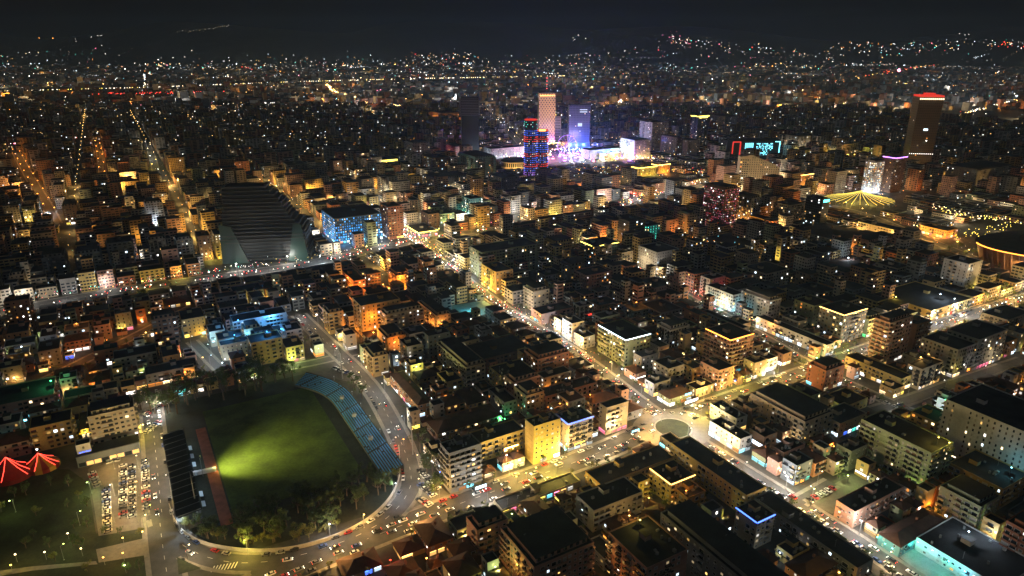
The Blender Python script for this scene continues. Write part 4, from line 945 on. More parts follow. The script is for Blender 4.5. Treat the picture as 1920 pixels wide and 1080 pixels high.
for i in range(64):
    x, y = g[0] + rr.uniform(-115, 120), g[1] + rr.uniform(-60, 50); cc = rr.choice(['white', 'cool', 'purple', 'purple', 'cyan', 'pink', 'warm', 'blue', 'blue', 'purple'])
    s = root('market_booth', (x, y, 0), '%s lit festive market booth on the bright square' % cc, 'booth', 'festive market booths', rr.uniform(-.4, .4))
    m = MB().use(wallmat('white')); m.obox((-3, 0), (6, 0), (0, 3), 0, 2.8); m.build('body', s); m = MB().use(mat('booth_roof', (.25, .08, .08), .7)); m.v += [(-3.4, -.6, 2.8), (3.4, -.6, 2.8), (3.4, 3.4, 2.8), (-3.4, 3.4, 2.8), (0, 1.5, 5)]
    for f in ((0, 1, 4), (1, 2, 4), (2, 3, 4), (3, 0, 4)): m.f.append(f); m.m.append(0)
    m.build('roof', s); m = MB().use(glow(cc, 8)); m.obox((-2.8, -.3), (5.6, 0), (0, .2), .8, 2.6, True); m.octa((0, 1.5, 5.8), .9); m.build('light_panel', s)
    if i % 2 == 0: lamp_light(cc, 85000, s, (0, -3, 14))  # no fixture here: light added to make the square glow
# golden string-light canopy
g = LM['canopy']; cn = root('string_light_canopy', (g[0], g[1], 0), 'golden tent of radiating string lights around a central mast', 'light canopy')
m = MB().use(M_STEEL); m.cyl((0, 0), .5, .3, 0, 19, 8); m.build('mast', cn)
for i in range(26):
    a = 2 * pi * i / 26; m = MB().use(glow('yellow', 1.7)); pr = (0, 0, 18.5)
    for t in (.25, .5, .75, 1): cu = (50 * t * cos(a), 42 * t * sin(a), 18.5 - 13 * t - 6 * t * (1 - t)); m.bar(pr, cu, .24); pr = cu
    m.build('light_string', cn); m = MB().use(M_STEEL); m.bar((50 * cos(a), 42 * sin(a), 0), (50 * cos(a), 42 * sin(a), 5.7), .15); m.build('post', cn)
for dx, dy in ((-15, -8), (14, -9), (0, 12)): lamp_light('yellow', 16000, cn, (dx, dy, 8))
# round football arena with orange rim
g = G(2010, 446, 24); ar = root('round_arena', (g[0], g[1], 0), 'round red-lit arena with orange light rim at the right edge', 'stadium'); RA, RQ = 116, .58; g = (g[0], g[1] - 26); ar.location = (g[0], g[1], 0)
m = MB().use(wallmat('brown')); m.cyl((0, 0), RA - 8, RA, 0, 22, 72, False, 1, RQ); m.build('wall', ar); m = MB().use(M_ROOF)
for i in range(72):
    a, b = 2 * pi * i / 72, 2 * pi * (i + 1) / 72; r1, r2 = RA + 1, RA * .62
    m.quad((r1 * cos(a), RQ * r1 * sin(a), 22), (r1 * cos(b), RQ * r1 * sin(b), 22), (r2 * cos(b), RQ * r2 * sin(b), 27), (r2 * cos(a), RQ * r2 * sin(a), 27))
m.build('roof', ar); m = MB().use(glow('orange', 4))
for i in range(34, 72):
    a, b = 2 * pi * i / 72, 2 * pi * (i + 1) / 72; m.bar(((RA + 1.5) * cos(a), RQ * (RA + 1.5) * sin(a), 22.6), ((RA + 1.5) * cos(b), RQ * (RA + 1.5) * sin(b), 22.6), .45)
m.build('light_rim', ar)
for i in range(36, 72): a = 2 * pi * i / 72; m = MB().use(wallmat('brown')); m.bar(((RA - 7) * cos(a), RQ * (RA - 7) * sin(a), 0), (RA * cos(a), RQ * RA * sin(a), 21.5), .4); m.build('rib', ar)
for i in range(8):
    a = pi * 1.02 + i * pi * .075; x, y = g[0] + (RA + 10) * cos(a), g[1] + RQ * (RA + 12) * sin(a); floodlight(x, y, a + pi / 2, 'orange' if i % 3 else 'red', 1500, 'red-orange floodlight before the round arena', 'floodlights of the arena')
m = MB().use(glow('blue', 4)); m.obox((-66, -40), (14, 0), (0, 3), 26, 30, True); m.build('illuminated_sign', ar)
# lamp yard
g = LM['lampyard']
for i in range(16):
    t = i / 16 * 4; sidei = int(t); f = t - sidei; a = [(-1 + 2 * f, -1), (1, -1 + 2 * f), (1 - 2 * f, 1), (-1, 1 - 2 * f)][sidei]
    street_lamp(g[0] + a[0] * 26, g[1] + a[1] * 26, 0, 'yellow', 9000, 9, 'yellow globe lamp around the square lamp yard', 'lamps of the lamp yard', True)
finish_labels()

# ================================================================== FAR LIGHTS
rr = random.Random(5)
m = MB()
for x, y, lc in far_pts: m.use(glow(lc, 6)); s = max(.5, y / 1700); m.octa((x, y, 9), s, s * .7)
fl = m.build('side_street_lamp_heads', label='rows of small lamps along the side streets of the middle city', cat='lamps', kind='stuff')
keep = [t for t in far_pts if rr.random() < .8]
for x, y, lc in keep: lamp_light(lc, (20000 if y < 1100 else 42000) * rr.choice((.35, .6, 1, 2.2)), fl, (x, y, 8.5))
m = MB()
def far_light(x, y, z, c, s, k=1.0):
    pxm = y / 683; m.use(glow(c, round(s * 2.2, 1) if s > 2 else round(s * 2.2 * 2) / 2)); m.octa((x, y, z + 3), pxm * .42 * k, pxm * .42 * k)
wts = ['white'] * 8 + ['neutral'] * 6 + ['cool'] * 8 + ['warm'] * 3 + ['orange'] * 2 + ['teal', 'red', 'pink', 'cyan']
for _ in range(330):                                            # lights strung along far streets
    y = 1500 * (9500 / 1500) ** (rr.random() ** .6); x = rr.uniform(-.84, .84) * y; a = rr.choice((GA, GA + pi / 2, GA, rr.uniform(0, pi))); L = rr.uniform(120, 420) * (1 + y / 6000); n_ = rr.randint(3, 11); c_ = rr.choice(wts); s_ = rr.choice((.5, 1, 2, 4))
    for i in range(n_):
        t = rr.uniform(-.5, .5) * L; X, Y = x + t * cos(a) + rr.gauss(0, 8), y + t * sin(a) + rr.gauss(0, 8)
        far_light(X, Y, rr.uniform(2, 10) + max(0, HZ(X, Y)) * (Y > 7400), c_ if rr.random() < .6 else rr.choice(wts), s_ * rr.uniform(.4, 1.5), rr.choice((.3, .45, .6, .9)))
for _ in range(1000):
    y = 1500 * (9500 / 1500) ** (rr.random() ** .6); x = rr.gauss(0, .5) * y
    if abs(x) > .86 * y: x = rr.uniform(-.86, .86) * y
    far_light(x, y, rr.uniform(2, 12) + max(0, HZ(x, y)) * (y > 7400), rr.choice(wts), rr.choice((.4, .7, 1.2, 2, 6)), rr.choice((.3, .45, .6, 1)))
for _ in range(1900):
    y = 640 * (1700 / 640) ** rr.random(); x = rr.uniform(-.8, .8) * y; far_light(x, y, rr.uniform(1, 7), rr.choice(wts + ['warm', 'orange', 'yellow']), rr.choice((.6, 1.2, 2.5)), rr.choice((.3, .45, .6)))
for _ in range(520):                                            # villages on the hills
    cxh, cyh, sxx = rr.choice(((-7000, 9300, 900), (2300, 9300, 500), (1200, 8700, 900), (4200, 9000, 700), (-2000, 8600, 900), (6900, 9200, 700), (-800, 9000, 300), (5200, 9300, 500)))
    x, y = rr.gauss(cxh, sxx), rr.gauss(cyh, 420)
    if y < 7500: continue
    far_light(x, y, HZ(x, y), rr.choice(wts), rr.choice((1, 2, 4)), rr.choice((.5, .7, .9)))
def light_line(pix, n, c, s, k=1.0, z=4, jit=8):
    pts = [G(*p) for p in pix]; L = [0]
    for a, b in zip(pts, pts[1:]): L.append(L[-1] + math.dist(a, b))
    for i in range(n):
        t = L[-1] * (i + rr.uniform(.2, .8)) / n
        for j in range(len(pts) - 1):
            if t <= L[j + 1]: f = (t - L[j]) / (L[j + 1] - L[j]); x, y = pts[j][0] + (pts[j + 1][0] - pts[j][0]) * f, pts[j][1] + (pts[j + 1][1] - pts[j][1]) * f; break
        far_light(x + rr.uniform(-jit, jit), y + rr.uniform(-jit, jit), z, c if isinstance(c, str) else rr.choice(c), s * rr.uniform(.5, 1.4), k)
light_line([(-20, 174), (280, 166), (560, 155), (800, 149), (1060, 144)], 300, ['neutral', 'yellow', 'neutral', 'white'], 3.2, .85)
light_line([(612, 160), (625, 173), (668, 185), (712, 193), (765, 206)], 90, ['warm', 'warm', 'neutral'], 4, 1.1)
light_line([(618, 168), (660, 188), (700, 198)], 30, 'warm', 3, 1.0)
light_line([(1168, 178), (1162, 196), (1172, 225)], 60, ['warm', 'white'], 5, 1.2); light_line([(1660, 262), (1745, 236), (1820, 213), (1905, 190)], 110, ['neutral', 'white', 'warm'], 4, 1.1)
light_line([(1655, 298), (1668, 268), (1700, 258)], 34, ['white', 'neutral'], 4, 1.1); light_line([(170, 178), (240, 178), (330, 176), (400, 175)], 70, 'red', 2.5, 1.0, jit=60); light_line([(212, 205), (208, 225)], 16, ['orange', 'red'], 4, 1.1)
light_line([(1480, 168), (1600, 150), (1680, 133), (1790, 118)], 60, ['red', 'orange', 'warm'], 2.5, .9, jit=50); light_line([(270, 140), (270, 165)], 12, ['neutral', 'cool'], 5, 1)
light_line([(0, 278), (90, 268), (200, 258)], 40, ['white', 'pink', 'white'], 4, 1.0); light_line([(420, 198), (520, 196)], 24, ['white'], 4, .9); light_line([(250, 273), (420, 268), (640, 275), (700, 272)], 60, ['yellow', 'neutral'], 2, .9)
light_line([(1685, 133), (1686, 134)], 3, 'pink', 12, 3, jit=2); light_line([(1453, 114), (1490, 115)], 10, ['cool', 'cool', 'pink'], 14, 1.6, jit=5)
light_line([(1370, 330), (1400, 338), (1440, 345)], 20, 'yellow', 5, 1.2, jit=3); light_line([(1800, 452), (1850, 440), (1915, 425)], 46, 'yellow', 4, .9, jit=14); light_line([(1750, 395), (1810, 415), (1880, 420)], 60, ['yellow', 'neutral'], 5, 1.0, jit=12)
light_line([(1140, 362), (1200, 372)], 26, 'red', 5, 1.5, jit=3)
light_line([(30, 578), (180, 550), (350, 525), (500, 505)], 120, ['white', 'cool', 'white', 'neutral', 'teal', 'red', 'pink'], 2.5, .8, jit=9); light_line([(500, 505), (620, 488), (760, 455)], 50, ['neutral', 'white', 'yellow', 'red'], 2, .8, jit=9); light_line([(700, 392), (760, 440), (830, 490), (880, 530)], 110, ['warm', 'yellow', 'white', 'red', 'pink', 'orange'], 2.4, .8, jit=9); light_line([(880, 428), (1000, 424), (1100, 412), (1190, 380), (1240, 365)], 120, ['warm', 'yellow', 'white', 'pink', 'orange'], 2.5, .9, jit=11); light_line([(1280, 450), (1350, 470), (1420, 480)], 60, ['warm', 'orange', 'neutral', 'white'], 2.4, .9, jit=12); light_line([(930, 300), (1060, 285), (1180, 290), (1240, 310)], 90, ['white', 'cool', 'purple', 'cyan', 'pink', 'yellow'], 5, 1.0, jit=26); light_line([(1080, 325), (1180, 320), (1290, 325), (1400, 345)], 90, ['yellow', 'warm', 'orange', 'red', 'neutral'], 3, .9, jit=24)
light_line([(935, 575), (1050, 640), (1130, 697)], 70, ['warm', 'yellow', 'white', 'red', 'pink', 'neutral'], 1.6, .55, jit=5); light_line([(1280, 553), (1350, 586), (1430, 630), (1530, 692)], 60, ['white', 'red', 'cool', 'green', 'neutral'], 1.6, .5, jit=4); light_line([(1480, 700), (1600, 668), (1700, 640), (1900, 570)], 50, ['warm', 'yellow', 'white'], 1.6, .5, jit=5)
def hill_line(pix, n, c, s, k, jx=10):
    for i in range(n):
        t = (i + rr.uniform(.2, .8)) / n * (len(pix) - 1); j = min(int(t), len(pix) - 2); f = t - j
        u = pix[j][0] + (pix[j + 1][0] - pix[j][0]) * f + rr.gauss(0, jx); v = pix[j][1] + (pix[j + 1][1] - pix[j][1]) * f + rr.gauss(0, jx * .4)
        dx, dy = (u - 960) / FPX, (v - 540) / FPX; dd = (dx, C_ - dy * S_, -S_ - dy * C_); t_ = 7400
        while t_ < 15000:
            x, y, z = dd[0] * t_, dd[1] * t_, CAM_H + dd[2] * t_
            if z < HZ(x, y): break
            t_ += 40
        far_light(x, y, HZ(x, y), rr.choice(c), s * rr.uniform(.4, 1.3), k)
hill_line([(330, 61), (380, 57), (420, 50), (445, 42), (470, 45)], 46, ['white', 'neutral'], 1.2, .5, 2); hill_line([(440, 42), (450, 40)], 5, ['white'], 5, .8, 2); hill_line([(80, 67), (84, 66)], 2, ['orange'], 6, 1.1); hill_line([(130, 80), (165, 74), (200, 60)], 8, ['white'], 3, .7)
hill_line([(1070, 72), (1090, 76)], 5, ['white'], 4, .8); hill_line([(1250, 62), (1270, 75), (1300, 90)], 26, ['white', 'pink'], 2.5, .8); hill_line([(1590, 86), (1615, 80), (1630, 78)], 16, ['orange', 'white'], 2.5, .8); hill_line([(1805, 71), (1822, 70)], 5, ['white'], 3, .7); hill_line([(1865, 80), (1919, 86)], 22, ['orange', 'white', 'red'], 4, .9)
m.build('distant_city_lights', label='countless small lights of the far city and hill villages', cat='lights', kind='stuff')
for _ in range(150):
    y = 2200 * (6500 / 2200) ** rr.random(); x = rr.uniform(-.8, .8) * y; lamp_light(rr.choice(('neutral', 'warm', 'white', 'orange')), 160000, fl, (x, y, 16))  # bare lights added at random to brighten the far city, no lamp heads
# ================================================================== THE OLD STADIUM
def sp(p, q, z=0.0): x, y = SXY(p, q); return (x, y, z)
patch('stadium_ground', [SXY(*t) for t in ((-40, -26), (74, -30), (88, 0), (88, 85), (60, 118), (-30, 118), (-46, 90))], mat('stadium_earth', (.030, .034, .022), .95, .4, .1), .006, occ=False)
patch('football_pitch', [SXY(*t) for t in ((0, 0), (58, 0), (58, 100), (0, 100))], M_PITCH, .05, occ=False)
patch('running_track', [SXY(*t) for t in ((-5.6, -6), (-.8, -6), (-.8, 82), (-5.6, 82))], mat('track_clay', (.22, .07, .038), .9, .3, .3), .045, occ=False)
# blue terrace on the far right side, bending round the far end
path = [(64.5, -9), (64.5, 10), (64.5, 30), (64.5, 50), (64.5, 70), (63.5, 80), (60.5, 89), (56, 97), (51, 104)]
path = smooth(path, 2)
gs = root('grandstand', (*SXY(64, 40), 0), 'open terrace of pale blue seats curving round the stadium pitch', 'grandstand'); go_ = SXY(64, 40)
def lp(t): return (t[0] - go_[0], t[1] - go_[1], t[2])
NR = 9; m = MB().use(mat('old_terrace', (.07, .07, .068), .9, .3, .3)); rowz = lambda k_: 1.4 + .46 * k_
offp = [offs(path, -k_ * 1.1) for k_ in range(NR + 1)]
for k_ in range(NR):
    A, Bq = offp[k_], offp[k_ + 1]; z = rowz(k_)
    for i in range(len(A) - 1):
        m.quad(lp(sp(*A[i + 1], z)), lp(sp(*A[i], z)), lp(sp(*Bq[i], z)), lp(sp(*Bq[i + 1], z))); m.quad(lp(sp(*A[i + 1], z - .46 if k_ else 0)), lp(sp(*A[i], z - .46 if k_ else 0)), lp(sp(*A[i], z)), lp(sp(*A[i + 1], z)))
A = offp[NR]
for i in range(len(A) - 1): m.quad(lp(sp(*A[i], 0)), lp(sp(*A[i + 1], 0)), lp(sp(*A[i + 1], rowz(NR) + .6)), lp(sp(*A[i], rowz(NR) + .6)))
m.build('terrace', gs)
m = MB().use(mat('seat_blue', (.10, .32, .60), .5, .15, .5)); rr = random.Random(2)
for k_ in range(NR):
    P = resample(offs(path, -k_ * 1.1 - .35), 1.25); z = rowz(k_)
    for i, t in enumerate(P[:-1]):
        if i % 18 == 0 or rr.random() < .03: continue
        a, b = lp(sp(*t, z)), lp(sp(*P[i + 1], z)); dx, dy = (b[0] - a[0]) * .66, (b[1] - a[1]) * .66
        L = math.hypot(dx, dy) or 1; nx, ny = dy / L * .6, -dx / L * .6
        m.obox((a[0], a[1]), (nx, ny), (dx, dy), z, z + .42)
m.build('seats', gs, kind='stuff')
for q_ in (22, 48, 70):
    m = MB().use(M_CONC); a = lp(sp(64.5 + 1.1 * NR * .45, q_, 0)); m.obox((a[0] - 1.2, a[1] - 1.2), (2.4, 0), (0, 2.4), rowz(6), rowz(6) + 2); m.build('vomitory', gs)
for q_ in (5, 20, 35, 50, 65, 80):
    x, y = SXY(64.5 + 1.1 * NR - 1, q_) if q_ < 75 else SXY(70, 88)
    m = MB().use(M_STEEL); lm_ = root('stand_lamp', (x, y, 7.8), 'small cool lamp on the rear rail of the blue terrace', 'lamp', 'lamps on the blue terrace'); m.bar((0, 0, 0), (0, 0, 3), .08); m.build('pole', lm_); m = MB().use(glow('cool', 1.2)); m.octa((0, 0, 3.1), .25); m.build('lamp_head', lm_); lamp_light('cool', 1500, lm_, (0, 0, 3.4))
# covered main stand on the left
ms_ = root('covered_grandstand', (*SXY(-16.5, 34), 0), 'dark roofed main stand along the left side of the pitch', 'grandstand', None, GA)
m = MB().use(M_CONC)
m.mats = []; m.use(mat('old_terrace', (.07, .07, .068), .9, .3, .3))
for k_ in range(9): m.obox((6 - k_ * 1.2 - 1.2, -42), (1.2, 0), (0, 84), 0, 1 + k_ * .6)
m.build('terrace', ms_); m = MB().use(mat('canopy_sheet', (.018, .019, .02), .6, .3, .3)); m.quad((-5.5, -44, 9.5), (6, -44, 10.6), (6, 44, 10.6), (-5.5, 44, 9.5)); m.quad((-5.5, 44, 9.3), (6, 44, 10.4), (6, -44, 10.4), (-5.5, -44, 9.3)); m.quad((6, -44, 10.4), (6, 44, 10.4), (6, 44, 10.6), (6, -44, 10.6)); m.quad((-5.5, -44, 9.3), (6, -44, 10.4), (6, -44, 10.6), (-5.5, -44, 9.5)); m.build('roof', ms_)
for i in range(15):
    m = MB().use(M_STEEL); y = -43 + i * 6.15; m.bar((-5.2, y, 9.64), (5.8, y, 10.70), .1); m.build('roof_rib', ms_); m = MB().use(M_STEEL); m.bar((-5, y, 0), (-5, y, 9.3), .2); m.build('column', ms_)
m = MB().use(wallmat('slate')); m.obox((-5.6, -42), (.3, 0), (0, 84), 0, 9); m.build('wall', ms_)
for q_, pw in ((66, 1300), (44, 2600), (22, 1500), (8, 900)):
    w1 = root('wall_lamp', (*SXY(-12, q_), 7.5), 'cool lamp on the front of the roofed main stand', 'lamp', 'lamps of the main stand'); m = MB().use(M_DARKMETAL); m.bar((-.6, 0, .3), (.2, 0, .3), .1); m.build('bracket', w1); m = MB().use(glow('cool', 6)); m.octa((.3, 0, 0), .42); m.build('lamp_head', w1); lamp_light('cool', pw, w1, (.8, 0, -.5))
for i, q_ in enumerate((12, 20, 38, 46, 54, 62)):
    m = MB().use(M_DARKMETAL); x, y = SXY(-9.8, q_); m.obox((-1.2, -2.6), (.1, 0), (0, 5.2), 0, 2.1); m.use(mat('shelter_plastic', (.35, .42, .48), .3)); m.v += [(-1.2, -2.6, 2.1), (.6, -2.6, 1.7), (.6, 2.6, 1.7), (-1.2, 2.6, 2.1)]; n_ = len(m.v); m.f.append((n_ - 4, n_ - 3, n_ - 2, n_ - 1)); m.m.append(m.cur); m.build('team_shelter', None, (x, y, .05), rz=GA, label='small curved team shelter beside the red track, %s' % ['nearest the road corner', 'second from the road corner', 'third from the road corner', 'third from the far end', 'second from the far end', 'nearest the far end'][i], cat='shelter')
m = MB().use(mat('tunnel_cover', (.55, .57, .58), .5)); m.v += [(-13, -1, 0), (0, -1, 0), (0, 1, 0), (-13, 1, 0), (-13, -.8, 2.1), (0, -.8, 2.1), (0, .8, 2.1), (-13, .8, 2.1)]
for f in ((0, 1, 5, 4), (1, 2, 6, 5), (2, 3, 7, 6), (3, 0, 4, 7), (4, 5, 6, 7)): m.f.append(f); m.m.append(0)
m.build('player_tunnel', None, (*SXY(-1.5, 38), .07), rz=GA - .12, label='white covered player tunnel crossing the red track', cat='tunnel')
# the lit pitch-side projector
from mathutils import Vector
pl_ = root('pitch_floodlight', (*SXY(-7.5, 36), 0), 'bright yellow floodlight near the tunnel throwing a beam over the pitch', 'floodlight', None, GA)
m = MB().use(M_STEEL); m.bar((0, 0, 0), (0, 0, 13), .12); m.build('post', pl_); m = MB().use(M_DARKMETAL); m.obox((-.3, -.6), (.5, 0), (0, 1.2), 12.6, 13.5, True); m.use(glow('lime', 8)); m.quad((.22, -.5, 12.7), (.22, .5, 12.7), (.22, .5, 13.4), (.22, -.5, 13.4)); m.build('lamp_head', pl_)
for en, size, aim in ((250000, 96, (1, .16, -.36)), (180000, 60, (1, .26, -.24)), (9000, 140, (1, 0, -.5))):
    sd = bpy.data.lights.new('projector_beam', 'SPOT'); sd.energy = en; sd.color = (1, .88, .25); sd.spot_size = radians(size); sd.spot_blend = 1.0; sd.shadow_soft_size = 0
    so = put('projector_beam', sd, pl_, (.6, 0, 13.1)); so.rotation_euler = Vector(aim).to_track_quat('-Z', 'Y').to_euler()
_m = PQ(*G(371, 966)); MASTS = [((_m[0] - STP) / SS, (_m[1] - STQ) / SS, 'near left corner'), (-32, 96, 'far left corner'), (84, 4, 'near right corner'), (78, 100, 'far right corner')]
for p_, q_, nm in MASTS:
    x, y = SXY(p_, q_); mt = root('floodlight_mast', (x, y, 0), 'tall unlit floodlight mast at the %s of the stadium' % nm, 'floodlight mast', None, GA + (pi if p_ > 0 else 0))
    m = MB().use(M_STEEL); m.cyl((0, 0), .4, .22, 0, 23, 8); m.build('mast', mt); m = MB().use(M_STEEL); [m.bar((0, -2.2, 22 + i * 1.1), (0, 2.2, 22 + i * 1.1), .1) for i in range(4)]; m.build('lamp_rack', mt)
    for i in range(4):
        for j in range(4): m = MB().use(M_DARKMETAL); m.obox((.1, -2 + j * 1.15), (.4, 0), (0, .8), 21.7 + i * 1.1, 22.4 + i * 1.1, True); m.build('lamp', mt)
# perimeter wall
wp = smooth([G(*t) for t in ((318, 950), (330, 985), (352, 1008), (395, 1027), (480, 1038), (560, 1031), (640, 1006), (700, 972), (738, 930), (752, 890), (748, 840))], 2)
m = MB().use(mat('wall_plaster', (.42, .40, .36), .9, .25, .4)); A, Bq = offs(wp, .15), offs(wp, -.15)
for i in range(len(wp) - 1):
    m.quad((*A[i], 0), (*A[i], 2.2), (*A[i + 1], 2.2), (*A[i + 1], 0)); m.quad((*Bq[i], 0), (*Bq[i + 1], 0), (*Bq[i + 1], 2.2), (*Bq[i], 2.2)); m.quad((*A[i], 2.2), (*Bq[i], 2.2), (*Bq[i + 1], 2.2), (*A[i + 1], 2.2))
m.build('perimeter_wall', label='pale curved wall between the stadium trees and the road', cat='wall')

# ================================================================== CIRCUS TENTS
M_TR = mat('tent_red', (.17, .012, .010), .7, .15, .5); M_TY = mat('tent_yellow', (.32, .17, .02), .7, .15, .5)
for ti, (tx, ty, _) in enumerate(TENTS):
    tr = root('circus_tent', (tx, ty, 0), ['large all-red circus tent outlined in red lights at the left edge', 'red and yellow striped circus tent with white lamp on top'][ti], 'tent', None, .2)
    NS = 16; rad = 11.5 if ti == 0 else 9.5; hp = 12.5 if ti == 0 else 9.5; wh = 2.6
    for i in range(NS):
        a, b = 2 * pi * i / NS, 2 * pi * (i + 1) / NS; mm_ = M_TR if (ti == 0 or i % 2) else M_TY
        m = MB().use(mm_); p1, p2 = (rad * cos(a), rad * .85 * sin(a)), (rad * cos(b), rad * .85 * sin(b)); m1, m2 = (p1[0] * .5, p1[1] * .5), (p2[0] * .5, p2[1] * .5)
        m.quad((*p1, wh), (*p2, wh), (*m2, wh + (hp - wh) * .40), (*m1, wh + (hp - wh) * .40)); m.tri((*m1, wh + (hp - wh) * .40), (*m2, wh + (hp - wh) * .40), (0, 0, hp)); m.quad((*p1, 0), (*p2, 0), (*p2, wh), (*p1, wh)); m.build('panel', tr)
        if i % 3 == 0:
            m = MB().use(glow('red', 7)); m.bar((*p1, wh + .15), (*m1, wh + (hp - wh) * .40 + .15), .09); m.bar((*m1, wh + (hp - wh) * .40 + .15), (0, 0, hp + .15), .09); m.build('light_string', tr)
    m = MB().use(M_STEEL); m.bar((0, 0, hp), (0, 0, hp + 2.5), .1); m.build('mast', tr)
    lamp_light('red' if ti == 0 else 'warm', 260 if ti == 0 else 200, tr, (2, -3, hp + 3))
    if ti == 1: m = MB().use(glow('cool', 12)); m.octa((0, 0, hp + 2.6), .6); m.build('lamp_head', tr)
    if ti == 0: lamp_light('red', 150, tr, (6, -10, 7))

# ================================================================== TREES
def tree_proto(i, kind):
    rr = random.Random(40 + i); m = MB().use(M_BARK); h = 4.2 if kind != 'tall' else 6
    m.cyl((0, 0), .26, .16, 0, h * .8, 6, False)
    for a in range(5): t = a * 1.257 + rr.random(); m.bar((0, 0, h * .6), (1.7 * cos(t), 1.7 * sin(t), h * 1.05 + rr.uniform(-.3, .8)), .08)
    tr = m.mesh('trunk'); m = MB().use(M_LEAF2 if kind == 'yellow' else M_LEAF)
    cl = [(rr.gauss(0, 1.25), rr.gauss(0, 1.25), h * 1.15 + rr.gauss(0, 1.0) * (1.5 if kind == 'tall' else .8), rr.uniform(.8, 1.5)) for _ in range(11)]
    for _ in range(520):
        cx_, cy_, cz_, cr = rr.choice(cl); d = np.array([rr.gauss(0, 1) for _ in range(3)]); d /= np.linalg.norm(d); r_ = cr * rr.random() ** .4
        c = np.array((cx_, cy_, cz_)) + d * r_; u = np.cross(d, (rr.random(), rr.random(), rr.random() + .1)); u /= np.linalg.norm(u); v = np.cross(d, u); s = rr.uniform(.16, .34)
        m.quad(tuple(c - u * s), tuple(c - v * s * .6), tuple(c + u * s), tuple(c + v * s * .6))
    return tr, m.mesh('crown')
TP = {k: [tree_proto(i + j * 5, k) for i in range(4)] for j, k in enumerate(('round', 'tall', 'yellow'))}
tr_ = random.Random(8); NT = [0]
TREEQ = []
def tree(*a): TREEQ.append(a)
def make_tree(x, y, kind, lab, group, s=1.0):
    a, b = tr_.choice(TP[kind]); s *= tr_.uniform(.8, 1.25)
    r = root('leafy_tree', (x, y, 0), lab, 'tree', group, tr_.uniform(0, 6.28)); r.scale = (s, s, s * tr_.uniform(.9, 1.15)); put('trunk', a, r); put('crown', b, r); NT[0] += 1
for _ in range(88):
    p_, q_ = tr_.uniform(-6, 84), tr_.uniform(-30, -5)
    x, y = SXY(p_, q_)
    if any(math.dist((x, y), t) < 4 for t in wp) or min(math.dist((x, y), t) for t in ROADS[2]['pts']) < 8: continue
    tree(x, y, 'round', 'dark leafy tree in the belt between the stadium and its wall', 'trees at the near end of the stadium', 1.5)
for _ in range(34):
    x, y = SXY(tr_.uniform(-32, -8), tr_.uniform(-26, -3))
    if min(math.dist((x, y), t) for t in ROADS[2]['pts'] + ROADS[3]['pts']) > 8.5 and not any(math.dist((x, y), t) < 3.5 for t in wp): tree(x, y, 'round', 'dark leafy tree at the near end of the roofed main stand', 'trees beside the main stand', 1.1)
for _ in range(44):
    x, y = SXY(tr_.uniform(-30, -22.5), tr_.uniform(-4, 108))
    if min(math.dist((x, y), t) for t in ROADS[2]['pts'] + ROADS[3]['pts']) > 7.5: tree(x, y, 'round', 'dark tree in the row behind the roofed main stand', 'trees behind the main stand', 1.3)
for _ in range(34): x, y = SXY(tr_.uniform(79, 89), tr_.uniform(-22, 108)); (min(math.dist((x, y), t) for t in ROADS[2]['pts']) > 8) and tree(x, y, 'tall', 'dark tree behind the blue terrace', 'trees behind the blue terrace', 1.5)
for _ in range(38): x, y = SXY(tr_.uniform(-30, 60), tr_.uniform(104, 122)); tree(x, y, 'tall', 'dark tree in the row at the far end of the stadium', 'trees at the far end of the stadium', 1.7)
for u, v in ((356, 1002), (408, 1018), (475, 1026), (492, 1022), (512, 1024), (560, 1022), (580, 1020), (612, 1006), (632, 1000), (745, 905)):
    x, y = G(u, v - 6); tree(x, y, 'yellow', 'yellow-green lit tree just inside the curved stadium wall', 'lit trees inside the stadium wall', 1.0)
for _ in range(40):
    u, v = tr_.uniform(0, 270), tr_.uniform(900, 1078)
    if u > 165 and v < 1000: continue
    if 175 < u and 1006 < v < 1058: continue
    tree(*G(u, v), tr_.choice(('round', 'round', 'yellow')), 'tree on the dark park lawn near the tents', 'trees on the park lawn', .8)
def row_trees(ri, off_, step, kind, lab, grp, s=.8, y0=0, y1=9999, x0=-9999):
    P = resample(offs(ROADS[ri]['pts'], off_), step)
    for t in P:
        x, y = t
        if math.dist((x, y), RB) < 24 or not in_view(x, y) or y < y0 or y > y1 or x < x0 or tr_.random() < .25 or pt_in_road(x, y, ri, 1.5): continue
        i, j = occ_idx(*PQ(x, y)); tree(x + tr_.uniform(-.6, .6), y + tr_.uniform(-.6, .6), kind, lab, grp, s)
row_trees(0, 9.0, 16, 'round', 'street tree on the far pavement of the main avenue', 'street trees across the main avenue', .7, 230); row_trees(6, -5.4, 14, 'round', 'street tree on the cross street', 'street trees of the cross street', .75); row_trees(1, -6.3, 14, 'round', 'street tree on the shopping street', 'street trees of the shopping street', .7, 0, 450); row_trees(0, -9.0, 14, 'yellow', 'street tree on the near pavement of the main avenue', 'street trees of the main avenue', .62); row_trees(4, 11, 28, 'round', 'street tree on the left boulevard', 'street trees of the left boulevard', .8)
row_trees(5, -8.8, 16, 'round', 'bare-looking street tree on the northern boulevard', 'street trees of the northern boulevard', 1.0); row_trees(5, 8.8, 20, 'round', 'bare-looking street tree on the northern boulevard', 'street trees of the northern boulevard', 1.0); row_trees(10, -8, 24, 'round', 'tree along the park street', 'trees along the park street', 1.2); row_trees(10, 8, 24, 'round', 'tree along the park street', 'trees along the park street', 1.2)
for _ in range(26):
    x, y = G(tr_.uniform(1280, 1500), tr_.uniform(425, 495)); i, j = occ_idx(*PQ(x, y)); tree(x, y, 'tall', 'dark park tree in the grove between the towers', 'trees of the dark grove', 1.5)
